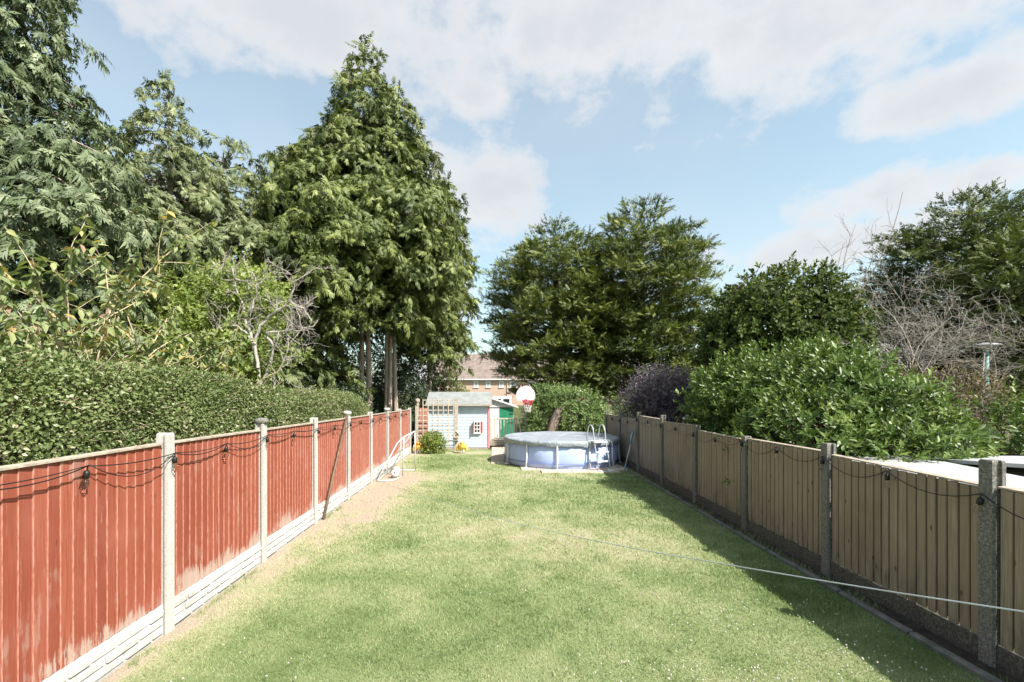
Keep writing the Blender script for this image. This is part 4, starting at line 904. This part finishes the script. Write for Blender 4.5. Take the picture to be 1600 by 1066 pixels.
def bird_pot(label, x, y):
    th = thing('bird_ornament', (x, y, 0), label, 'ornament')
    b = MB().lathe([(.03, .15), (.10, .17), (.15, .24), (.16, .31), (.13, .38), (.08, .42), (.02, .43)], (x, y, 0), 14).obj('body', YELLOW, th, True)
    for s_ in (-1, 1):
        MB().lathe([(.038, .0), (.036, .12), (.03, .18)], (x + s_ * .05, y - .02, 0), 8).obj('leg', WHITEP, th, True)
        MB().lathe([(.02, 0), (.055, .03), (.06, .10), (.03, .22), (.01, .26)], (x + s_ * .17, y, .08), 8).obj('wing', YELLOW, th, True)
    MB().lathe([(.03, .0), (.07, .02), (.075, .07), (.04, .12), (.01, .13)], (x, y - .08, .33), 10).obj('head', ORANGE, th, True)
    MB().tube([(x, y - .14, .39), (x, y - .21, .375)], [.025, .004], 6).obj('beak', ORANGE, th, True)
bird_pot('yellow bird ornament on white legs beside the red fence end', -2.82, 17.95)
bird_pot('yellow bird ornament on white legs under the birdhouse', -1.20, 18.0)

# ------------------------------------------------------------------ green and white shed, deck, balustrade
GX0, GX1, GY = -.22, .92, 22.3
gs = thing('garden_shed', ((GX0 + GX1) / 2, GY + .8, 0), 'small shed with white and green doors and white pitched roof', 'shed')
MB().box(((GX0 + GX1) / 2, GY + .8, .86), (GX1 - GX0 - .04, 1.5, 1.4)).obj('wall', WHITEP, gs)
d1 = MB().box((GX0 + .24, GY + .03, .88), (.44, .04, 1.36), .004).obj('door', WHITEP, gs)
for j in range(5): link('door_board', bpy.data.meshes.get('gdb') or MB().box((0, 0, 0), (.122, .03, 1.36), .005).mesh('gdb', GREENP), gs, Matrix.Translation((GX0 + .545 + j * .125, GY + .02, .88)))
for z in (1.3, .9): MB().box((GX1 - .13, GY - .005, z), (.2, .02, .025)).obj('hinge', DKSTEEL, gs)
q = MB(); q.prism([(GX0 - .1, 1.60), (GX1 + .12, 1.60), (GX0 + .1, 2.02), (GX0 - .1, 2.02)], 1, GY - .02, GY + 1.6); q.obj('gable', WHITEP, gs)
q = MB(); q.prism([(GX0 + .05, 2.05), (GX0 + .05, 2.0), (GX1 + .2, 1.57), (GX1 + .2, 1.62)], 1, GY - .14, GY + 1.7); q.obj('roof_slope', WHITEP, gs)
dk = thing('deck', (.4, 21.4, 0), 'low dark timber deck in front of the green and white shed', 'deck')
for j in range(9): MB().box((.5, 20.55 + j * .2, .12), (1.7, .19, .2), .004).obj('deck_board', CAPW, dk)
bl_ = thing('balustrade', (.5, 20.6, 0), 'tan wooden balustrade with upright pickets before the small shed', 'railing')
for x in (-.14, .87, 1.38): MB().box((x, 20.5, .62), (.08, .08, 1.2), .005).obj('newel_post', TANW, bl_)
MB().box((.62, 20.5, 1.17), (1.6, .07, .05), .004).obj('top_rail', TANW, bl_); MB().box((.62, 20.5, .34), (1.6, .05, .05), .004).obj('bottom_rail', TANW, bl_)
pk = MB().box((0, 0, 0), (.04, .03, .80), .003).mesh('picket', TANW)
for j in range(10): link('picket', pk, bl_, Matrix.Translation((.02 + j * .135, 20.5, .745)))
MB().tube([(1.02, 20.4, 1.2), (1.2, 20.4, .35)], .025, 6).obj('brace', WHITEP, bl_)

# ------------------------------------------------------------------ basketball hoop
HY = 19.0; HXc = 1.25
hp = thing('basketball_hoop', (HXc, HY, 0), 'white fan-shaped basketball backboard with red rim on a dark pole', 'basketball hoop')
MB().tube([(HXc, HY + .12, 0), (HXc, HY + .12, 1.2), (HXc, HY + .1, 2.2)], .03, 8).obj('pole', DKSTEEL, hp, True)
MB().box((HXc, HY + .15, .08), (.6, .5, .16), .03).obj('base', DKSTEEL, hp)
a_ = np.linspace(0, math.pi, 17); out = [(HXc + .38 * math.cos(t), 2.12 + .42 * math.sin(t) ** .85) for t in a_] + [(HXc - .33, 1.98), (HXc - .16, 1.94), (HXc + .16, 1.94), (HXc + .33, 1.98)]
bb = MB().prism(out, 1, HY, HY + .035).obj('backboard', WHITEP, hp)
for dx, dz, sx, sz in ((0, .15, .24, .012), (0, -.03, .24, .012), (-.12, .06, .012, .17), (.12, .06, .012, .17)): MB().box((HXc + dx, HY - .004, 2.16 + dz), (sx, .006, sz)).obj('target_line', plain('faded_line', (.60, .58, .56), .6), bb)
rc = (HXc + .06, HY - .25); t = np.linspace(0, 2 * math.pi, 25)
MB().tube(np.stack([rc[0] + .21 * np.cos(t), rc[1] + .21 * np.sin(t), np.full(25, 1.98)], 1), .012, 6).obj('rim', REDP, hp, True)
MB().box((rc[0] - .06, HY - .03, 1.97), (.12, .06, .1), .01).obj('bracket', REDP, hp)
nb_ = MB(); nr = MB()
for i in range(10):
    for s_ in (-1, 1):
        pts = []
        for j in range(6):
            q = j / 5; rr = lerp(.21, .10, q ** .7); an = i * .6283 + s_ * q * 1.25; pts.append((rc[0] + rr * math.cos(an), rc[1] + rr * math.sin(an), 1.975 - .45 * q))
        nr.tube(pts[:3], .009, 4); nb_.tube(pts[2:], .009, 4)
nr.obj('net_top', REDP, hp); nb_.obj('net', WHITEP, hp)

# ------------------------------------------------------------------ pool
PR, PH = 1.83, .82
pmat, t_, b_, o_ = newmat('periwinkle_vinyl'); k = NT(t_); c = k.mix(k.ss(k.noise(k.pos(), 2.0, 4), .35, .7), (.37, .46, .76), (.43, .52, .80)); t_.links.new(c, b_.inputs['Base Color']); b_.inputs['Roughness'].default_value = .6
k.bump(k.noise(k.pos((2, 2, 5)), 3.5, 4, .6), b_, .12, .02)
cmat, t_, b_, o_ = newmat('grey_blue_pool_cover'); k = NT(t_); c = k.mix(k.ss(k.noise(k.pos(), 2.2, 5), .35, .7), (.26, .29, .33), (.38, .42, .46)); t_.links.new(c, b_.inputs['Base Color']); b_.inputs['Roughness'].default_value = .4
k.bump(k.noise(k.pos((1, 1, 1)), 5, 6, .7), b_, 1.0, .07)
po = thing('round_pool', (*PC, 0), 'round pale blue frame swimming pool with grey cover', 'pool')
nseg = 96; v = []; lev = [(.0, 1.0), (.06, 1.012), (.25, 1.02), (.5, 1.016), (.70, 1.0), (PH - .03, .985)]
legs = [R(-90 - 41 + 30 * i) for i in range(12)]
for z, kf in lev:
    for i in range(nseg):
        a = i / nseg * 2 * math.pi; ph_ = ((a - legs[0]) % R(30)) / R(30); bul = 1 + (kf - 1) + .022 * math.sin(ph_ * math.pi) * math.sin(min(1, z / PH) * math.pi)
        v.append((PC[0] + (PR - .06) * bul * math.cos(a), PC[1] + (PR - .06) * bul * math.sin(a), z + .03))
fs = [(i * nseg + k, i * nseg + (k + 1) % nseg, (i + 1) * nseg + (k + 1) % nseg, (i + 1) * nseg + k) for i in range(len(lev) - 1) for k in range(nseg)]
MB().add(v, fs).obj('pool_wall', pmat, po, True)
# cover: flat with slight sag, rolled over the rim, scalloped hem
r_ = np.random.default_rng(3); v = []; fs = []; rad = [0.02, .4, .8, 1.2, 1.5, 1.68, 1.79, 1.86, 1.885, 1.88, 1.865]
for q, rr in enumerate(rad):
    for i in range(nseg):
        a = i / nseg * 2 * math.pi; ph_ = ((a - legs[0]) % R(30)) / R(30)
        z = PH + .045 - .05 * max(0, 1 - rr / 1.75) + .012 * (vnoise(np.array([[math.cos(a) * rr * 2.2 + 9, math.sin(a) * rr * 2.2 + 9, 1.]]), 6)[0] - .5)
        if q == 7: z = PH + .035
        if q == 8: z = PH - .005
        if q == 9: z = PH - .06
        if q == 10: z = PH - .085 - .04 * abs(math.cos(ph_ * math.pi)) * (.5 + .5 * vnoise(np.array([[a * 7, 3, 1.]]), 2)[0]) - .02 * math.sin(a * 37) ** 2
        wv = 1 + (.006 * math.sin(a * 41 + q) if q >= 8 else 0)
        v.append((PC[0] + rr * wv * math.cos(a), PC[1] + rr * wv * math.sin(a), z))
fs = [(i * nseg + k, i * nseg + (k + 1) % nseg, (i + 1) * nseg + (k + 1) % nseg, (i + 1) * nseg + k) for i in range(len(rad) - 1) for k in range(nseg)] + [tuple(range(nseg))[::-1]]
MB().add(v, fs).obj('pool_cover', cmat, po, True)
for a in legs:
    ca, sa = math.cos(a), math.sin(a); b = MB(); b.tube([(PC[0] + 1.845 * ca, PC[1] + 1.845 * sa, PH - .02), (PC[0] + 1.86 * ca, PC[1] + 1.86 * sa, .3), (PC[0] + 1.90 * ca, PC[1] + 1.90 * sa, .035)], .026, 8)
    lg = b.obj('leg', WHITEM, po, True)
    MB().box((PC[0] + 1.91 * ca, PC[1] + 1.91 * sa, .035), (.12, .09, .03), .006, a).obj('foot', WHITEM, lg)
t = np.linspace(0, 2 * math.pi, 73); MB().tube(np.stack([PC[0] + 1.845 * np.cos(t), PC[1] + 1.845 * np.sin(t), np.full(73, .19)], 1), .011, 5).obj('strap', plain('blue_webbing', (.14, .20, .48), .6), po)
# ladder
ld = thing('pool_ladder', (3.1, 13.95, 0), 'white A-frame ladder straddling the pool edge', 'ladder')
da = Vector((.38, -.925, 0)); db_ = Vector((.925, .38, 0)); ec = Vector((PC[0], PC[1], 0)) + da * 1.87 + db_ * .13
for s_ in (-1, 1):
    o = ec + db_ * (s_ * .2)
    pts = [o + da * .42 + Vector((0, 0, .03)), o + da * .27 + Vector((0, 0, .5)), o + da * .16 + Vector((0, 0, .88)), o + da * .13 + Vector((0, 0, 1.12)), o + da * .10 + Vector((0, 0, 1.24)), o + da * .03 + Vector((0, 0, 1.33)), o - da * .06 + Vector((0, 0, 1.34)), o - da * .14 + Vector((0, 0, 1.27)), o - da * .18 + Vector((0, 0, 1.12)), o - da * .22 + Vector((0, 0, .86))]
    MB().tube([tuple(p) for p in pts], 0.018, 8).obj('side_rail', STEEL, ld, True)
    p = o + da * .43; MB().box((p.x, p.y, .045), (.10, .18, .05), .01, math.atan2(da.y, da.x) + R(90)).obj('foot', WHITEM, ld)
for z, k_ in ((.30, .33), (.56, .25), (.84, .17)):
    c = ec + da * k_; MB().box((c.x, c.y, z), (.44, .10, .035), .006, math.atan2(db_.y, db_.x)).obj('tread', WHITEM, ld)
c = ec - da * .02; MB().box((c.x, c.y, .86), (.42, .30, .03), .006, math.atan2(db_.y, db_.x)).obj('platform', WHITEM, ld)
# net leaning on the fence
nt_ = thing('pool_net', (3.85, 14.1, 0), 'blue pool skimmer net on a pale pole leaning against the brown fence', 'pool net')
A, B = Vector((3.80, 14.0, .02)), Vector((4.09, 14.02, 1.25)); C1 = A.lerp(B, .62); C0 = A.lerp(B, .16)
bluep = plain('light_blue_plastic', (.16, .36, .58), .5); MB().tube([tuple(C0), tuple(C1)], .014, 7).obj('pole', WHITEM, nt_, True); MB().tube([tuple(A), tuple(C0)], .018, 7).obj('grip', bluep, nt_, True)
t = np.linspace(0, 2 * math.pi, 17); ax = (B - A).normalized(); sd = Vector((-.35, -.9, .1)).normalized(); mid = C1 + ax * .24
MB().tube([tuple(mid + ax * .24 * math.cos(q) + sd * .13 * math.sin(q)) for q in t], .012, 6).obj('net_frame', bluep, nt_, True)
MB().add([tuple(mid - Vector((.05, 0, 0)))] + [tuple(mid + ax * .24 * math.cos(q) + sd * .13 * math.sin(q)) for q in t[:-1]], [(0, i + 1, (i + 1) % 16 + 1) for i in range(16)]).obj('net_bag', plain('pale_blue_mesh', (.30, .45, .58), .8), nt_)

# ------------------------------------------------------------------ goal, balls, prop, washing line
gl = thing('football_goal', (-2.5, 12.6, 0), 'small white tubular football goal tipped against the red fence', 'goal')
def gp(x, y, Y): return tuple(px(x, y, Y))
f1, f2 = gp(629, 745, 12.95), gp(649, 736, 14.0); f1 = (f1[0], f1[1], .03); f2 = (f2[0], f2[1], .03)
t1, t2 = gp(631, 683, 13.0), gp(648, 674, 14.0)
MB().tube([f1, (t1[0], t1[1], t1[2] - .1), t1, t2, (t2[0], t2[1], t2[2] - .1), f2], .019, 7).obj('front_frame', WHITEM, gl, True)
b1 = (-3.0, 12.3, .03); b2 = (-3.0, 14.0, .03)
for (tt, bb_) in ((t1, b1), (t2, b2)):
    m_ = tuple(lerp(tt[i], bb_[i], .25) for i in range(3)); MB().tube([tt, (m_[0], m_[1], m_[2] + .12), bb_], .017, 7).obj('stay', WHITEM, gl, True)
MB().tube([b1, (-2.6, 12.35, .035), f1], .015, 6).obj('ground_bar', WHITEM, gl, True); MB().tube([b1, b2], .015, 6).obj('ground_bar', WHITEM, gl, True); MB().tube([b2, f2], .015, 6).obj('ground_bar', WHITEM, gl, True)
nb_ = MB()
for i in range(9):
    q = i / 8; a_ = np.array([lerp(t1[j], t2[j], q) for j in range(3)]); c_ = np.array([lerp(b1[j], b2[j], q) for j in range(3)]); nb_.tube(sag(a_, c_, .12), .0025, 3)
for i in range(1, 8):
    q = i / 8; a_ = np.array([lerp(t1[j], b1[j], q) for j in range(3)]); c_ = np.array([lerp(t2[j], b2[j], q) for j in range(3)]); a_[2] -= .48 * q * (1 - q); c_[2] -= .48 * q * (1 - q); nb_.tube([a_, c_], .0025, 3)
nb_.obj('net', WHITEM, gl)
def ball(label, x, y, z, rot):
    import bmesh
    bm = bmesh.new(); bmesh.ops.create_icosphere(bm, subdivisions=3, radius=.11); me = bpy.data.meshes.new('football'); bm.to_mesh(me); bm.free(); me.materials.append(WHITEP); me.polygons.foreach_set('use_smooth', [True] * len(me.polygons))
    th = thing('football', (x, y, z - .11), label, 'ball'); sh = link('shell', me, th, Matrix.Translation((x, y, z)))
    for i in range(6):
        d = [(1, .2, .3), (-1, .4, .1), (.1, -1, .4), (.2, 1, -.3), (.1, .1, 1), (-.5, -.6, -.6)][i]; d = Vector(d).normalized(); c = Vector((x, y, z)) + d * .1085
        u = d.orthogonal().normalized(); w = d.cross(u); MB().add([tuple(c + .028 * (math.cos(q * 1.2566) * u + math.sin(q * 1.2566) * w)) for q in range(5)] + [tuple(c + d * .003)], [(5, q, (q + 1) % 5) for q in range(5)]).obj('panel', DKSTEEL, sh)
ball('white football on the bare soil behind the goal frame', -2.72, 13.35, .125, 0)
ball('white football lying on the bare soil under the goal net', -2.66, 12.85, .12, 1)
pp = thing('clothes_prop', (-2.96, 8.62, 0), 'long brown wooden pole leaning against the red fence', 'pole')
MB().tube([tuple(px(505, 815, 8.62)), tuple(px(520, 745, 9.2)), tuple(px(543, 648, 10.05))], .024, 8).obj('shaft', POLEW, pp, True)
# washing line, from a left post over the lawn to the house behind the camera
A = np.array([-3.09, 10.28, .70]); B = np.array([1.45, .45, 0]); wl = []
for x, y in ((546, 731), (588, 752), (660, 775), (740, 799), (820, 821), (910, 841), (1000, 859), (1075, 872), (1146, 884), (1270, 905), (1400, 926), (1500, 941), (1600, 956), (1900, 1000), (2300, 1058)):
    s_ = (x - 772) / 750; q = (A[0] - s_ * A[1]) / ((A[0] - B[0]) - s_ * (A[1] - B[1])); Y = lerp(A[1], B[1], q); wl.append(tuple(px(x, y, Y)))
wl[0] = tuple(A); e = np.array(wl[-1]); dd = e - np.array(wl[-2]); wl.append(tuple(e + dd / np.linalg.norm(dd) * 2.5))
tag(MB().tube(wl, .0019, 6).obj('washing_line', plain('grey_plastic_line', (.40, .43, .45), .5)), 'white washing line stretched low across the lawn between the fences', 'washing line')

# ------------------------------------------------------------------ neighbours' low sheds behind the brown fence
shR = plain('white_sheet_roofing', (.44, .45, .46), .55, .15, 3, .1, grime=(.27, .26, .24), rnd=.2)
s1 = thing('low_shed', (5.4, 6.6, 0), 'low shed with white sheet roof behind the brown fence', 'shed')
MB().box((5.45, 6.3, .57), (1.6, 1.7, 1.14), .01).obj('wall', GREYW, s1)
for i in range(8):
    xa, xb_ = 4.55 + i * .24, 4.785 + i * .24
    MB().add([(xa, 5.3, 1.22), (xb_, 5.3, 1.22), (xb_, 7.4, 1.29), (xa, 7.4, 1.29), (xa, 5.3, 1.25), (xb_, 5.3, 1.25), (xb_, 7.4, 1.32), (xa, 7.4, 1.32)], [(0, 3, 2, 1), (4, 5, 6, 7), (0, 1, 5, 4), (1, 2, 6, 5), (2, 3, 7, 6), (3, 0, 4, 7)]).obj('roof_sheet', shR, s1)
s2 = thing('low_shed', (7.6, 6.6, 0), 'low cream shed with overhanging flat white roof beside the smaller laurel', 'shed')
MB().box((7.9, 6.9, .60), (2.2, 1.7, 1.20), .01).obj('wall', plain('cream_render', (.52, .47, .38), .8), s2)
for j in range(3): MB().box((7.15 + j * .75, 6.035, .9), (.06, .03, .55), .004).obj('batten', GREYW, s2)
for j in range(5):
    xa, xb_ = 6.58 + j * .62, 7.195 + j * .62
    MB().add([(xa, 5.7, 1.38), (xb_, 5.7, 1.38), (xb_, 8.0, 1.19), (xa, 8.0, 1.19), (xa, 5.7, 1.43), (xb_, 5.7, 1.43), (xb_, 8.0, 1.24), (xa, 8.0, 1.24)], [(0, 3, 2, 1), (4, 5, 6, 7), (0, 1, 5, 4), (1, 2, 6, 5), (2, 3, 7, 6), (3, 0, 4, 7)]).obj('roof_sheet', shR, s2)
MB().box((8.13, 5.68, 1.385), (3.1, .03, .10), .004).obj('fascia', STEEL, s2)

# green lamp post, white birdhouse table
lpst = thing('lamp_post', (13.15, 12.9, 0), 'green garden lamp post with flat pale disc top', 'lamp post')
p = px(1541, 540, 12.9); lpst.location = (p.x, p.y, 0); W[lpst] = Matrix.Translation((p.x, p.y, 0))
MB().tube([(p.x, p.y, -.05), (p.x, p.y, p.z - .02)], .06, 8).obj('column', plain('sea_green_paint', (.10, .26, .25), .5), lpst, True)
MB().lathe([(.06, -.06), (.10, -.04), (.31, .0), (.30, .02), (.12, .06), (.03, .08)], (p.x, p.y, p.z), 16).obj('lamp_head', STEEL, lpst, True)
p = px(1081, 655, 11.6); bt_ = thing('bird_table', (p.x, p.y, 0), 'small white bird table with pitched roof behind the brown fence', 'bird table')
MB().tube([(p.x, p.y, -.05), (p.x, p.y, p.z - .1)], .035, 8).obj('post', TANW, bt_); MB().box((p.x, p.y, p.z - .10), (.34, .3, .03), .004).obj('tray', WHITEP, bt_)
for s_ in (-1, 1):
    MB().box((p.x + s_ * .08, p.y, p.z + .08), (.24, .34, .015), .002, M=Matrix.Rotation(s_ * R(42), 4, 'Y')).obj('roof_board', WHITEP if s_ < 0 else BLUEP, bt_)
    MB().box((p.x + s_ * .12, p.y - .1, p.z - .03), (.025, .025, .13)).obj('corner_post', WHITEP, bt_)
MB().box((p.x, p.y + .05, p.z - .03), (.22, .02, .14)).obj('back_board', WHITEP, bt_)
stems_mesh([(np.array([px(1060, 690, 11), px(1088, 650, 11), px(1080, 630, 11)]), np.array([.006, .005, .003]))], STALK, 'twig', bt_, 4) if 0 else None

# ------------------------------------------------------------------ far terrace and van
def m_brick():
    m, t, b, o = newmat('red_brick'); k = NT(t); br = k.n('ShaderNodeTexBrick'); mp = k.pos((1, 1, 1)); sw = k.n('ShaderNodeSeparateXYZ'); t.links.new(mp, sw.inputs[0]); cb = k.n('ShaderNodeCombineXYZ')
    t.links.new(k.math('ADD', sw.outputs[0], sw.outputs[1]), cb.inputs[0]); t.links.new(sw.outputs[2], cb.inputs[1]); t.links.new(cb.outputs[0], br.inputs['Vector'])
    br.inputs['Color1'].default_value = (.38, .22, .16, 1); br.inputs['Color2'].default_value = (.45, .29, .215, 1); br.inputs['Mortar'].default_value = (.50, .44, .38, 1); br.inputs['Scale'].default_value = 1.0
    br.inputs['Brick Width'].default_value = .225; br.inputs['Row Height'].default_value = .075; br.inputs['Mortar Size'].default_value = .01
    t.links.new(br.outputs[0], b.inputs['Base Color']); b.inputs['Roughness'].default_value = .9; k.bump(br.outputs[1], b, .3, .01); return m
def m_tiles():
    m, t, b, o = newmat('brown_roof_tiles'); k = NT(t); sw = k.n('ShaderNodeSeparateXYZ'); t.links.new(k.pos(), sw.inputs[0])
    fr = k.math('FRACT', k.math('MULTIPLY', sw.outputs[2], 2.2)); fx = k.math('FRACT', k.math('MULTIPLY', sw.outputs[0], 3.0))
    c = k.mix(k.ss(k.noise(k.pos(), 1.4, 5), .3, .7), (.15, .115, .10), (.225, .175, .155)); c = k.mix(k.ss(fr, .18, .0, 0, .6), c, (.06, .04, .035)); c = k.mix(k.ss(fx, .1, 0, 0, .25), c, (.07, .05, .04))
    t.links.new(c, b.inputs['Base Color']); b.inputs['Roughness'].default_value = .85; k.bump(fr, b, .5, .04); return m
BRICK, TILES = m_brick(), m_tiles()
HYF = 85.0
hs = thing('brick_terrace', (5, HYF + 5, 0), 'far brick terrace of houses with brown tiled roof and white windows', 'house')
hx0, hx1 = -12.0, 24.0
MB().box(((hx0 + hx1) / 2, HYF + 4.5, 2.25), (hx1 - hx0, 9, 4.7)).obj('wall', BRICK, hs)
q = MB(); q.prism([(HYF, 4.6), (HYF + 9, 4.6), (HYF + 4.5, 8.8)], 0, hx0 + .05, hx1 - .05); q.obj('gable', BRICK, hs)
for s_ in (0, 1):
    ye = HYF - .45 if s_ == 0 else HYF + 9.45; q = MB(); q.prism([(ye, 4.55), (HYF + 4.5 + (.005 if s_ else 0), 9.25), (HYF + 4.5 + (.005 if s_ else 0), 9.42), (ye, 4.72)], 0, hx0 - .3, hx1 + .3); rf = q.obj('roof_slope', TILES, hs)
MB().box(((hx0 + hx1) / 2, HYF - .50, 4.56), (hx1 - hx0 + .6, .10, .22)).obj('gutter', WHITEP, hs)
for x in (-7.5, -3.2, -1.05, 1.3, 3.4, 6.8, 9.2, 12.5, 15, 18.5, 21):
    w = .85 if x < 3 else 1.3
    wf = MB().box((x, HYF - .01, 3.72), (w, .10, 1.15)).obj('window', WHITEP, hs); MB().box((x - w * .0, HYF - .075, 3.72), (w * .5, .02, .7)).obj('pane', plain('painted_sky_glass', (.34, .38, .42), .15), wf); MB().box((x, HYF - .05, 3.1), (w + .15, .16, .08)).obj('sill', WHITEP, wf)  # sky reflection is put into the pale base colour of the panes
MB().tube([(2.35, HYF - .12, 0), (2.35, HYF - .12, 4.5)], .06, 6).obj('downpipe', WHITEP, hs)
MB().box((12, HYF + 4.5, 9.7), (1.0, .7, 1.4), .02).obj('chimney', BRICK, hs)
vx, vy = .75, 44.0
vn = thing('van', (vx, vy, 0), 'white van parked far behind the small shed', 'van')
MB().prism([(vy, .35), (vy + 4.6, .35), (vy + 4.6, 1.0), (vy + 3.9, 1.15), (vy + 3.2, 1.88), (vy + .1, 1.92), (vy, 1.7)], 0, vx - .85, vx + .85).obj('body', WHITEP, vn)
for s_ in (-.38, .38): MB().box((vx + s_, vy - .012, 1.48), (.55, .03, .42), .01).obj('rear_window', GLASSD, vn)
for s_ in (-1, 1):
    for y in (vy + .8, vy + 3.7): wh_ = MB().tube([(vx + s_ * .86, y, .33), (vx + s_ * .66, y, .33)], .33, 14).obj('wheel', BLACK, vn); MB().tube([(vx + s_ * .875, y, .33), (vx + s_ * .86, y, .33)], .19, 12).obj('rim', STEEL, wh_)
    MB().box((vx + s_ * .76, vy - .012, 1.0), (.12, .03, .3), .005).obj('tail_light', REDP, vn)
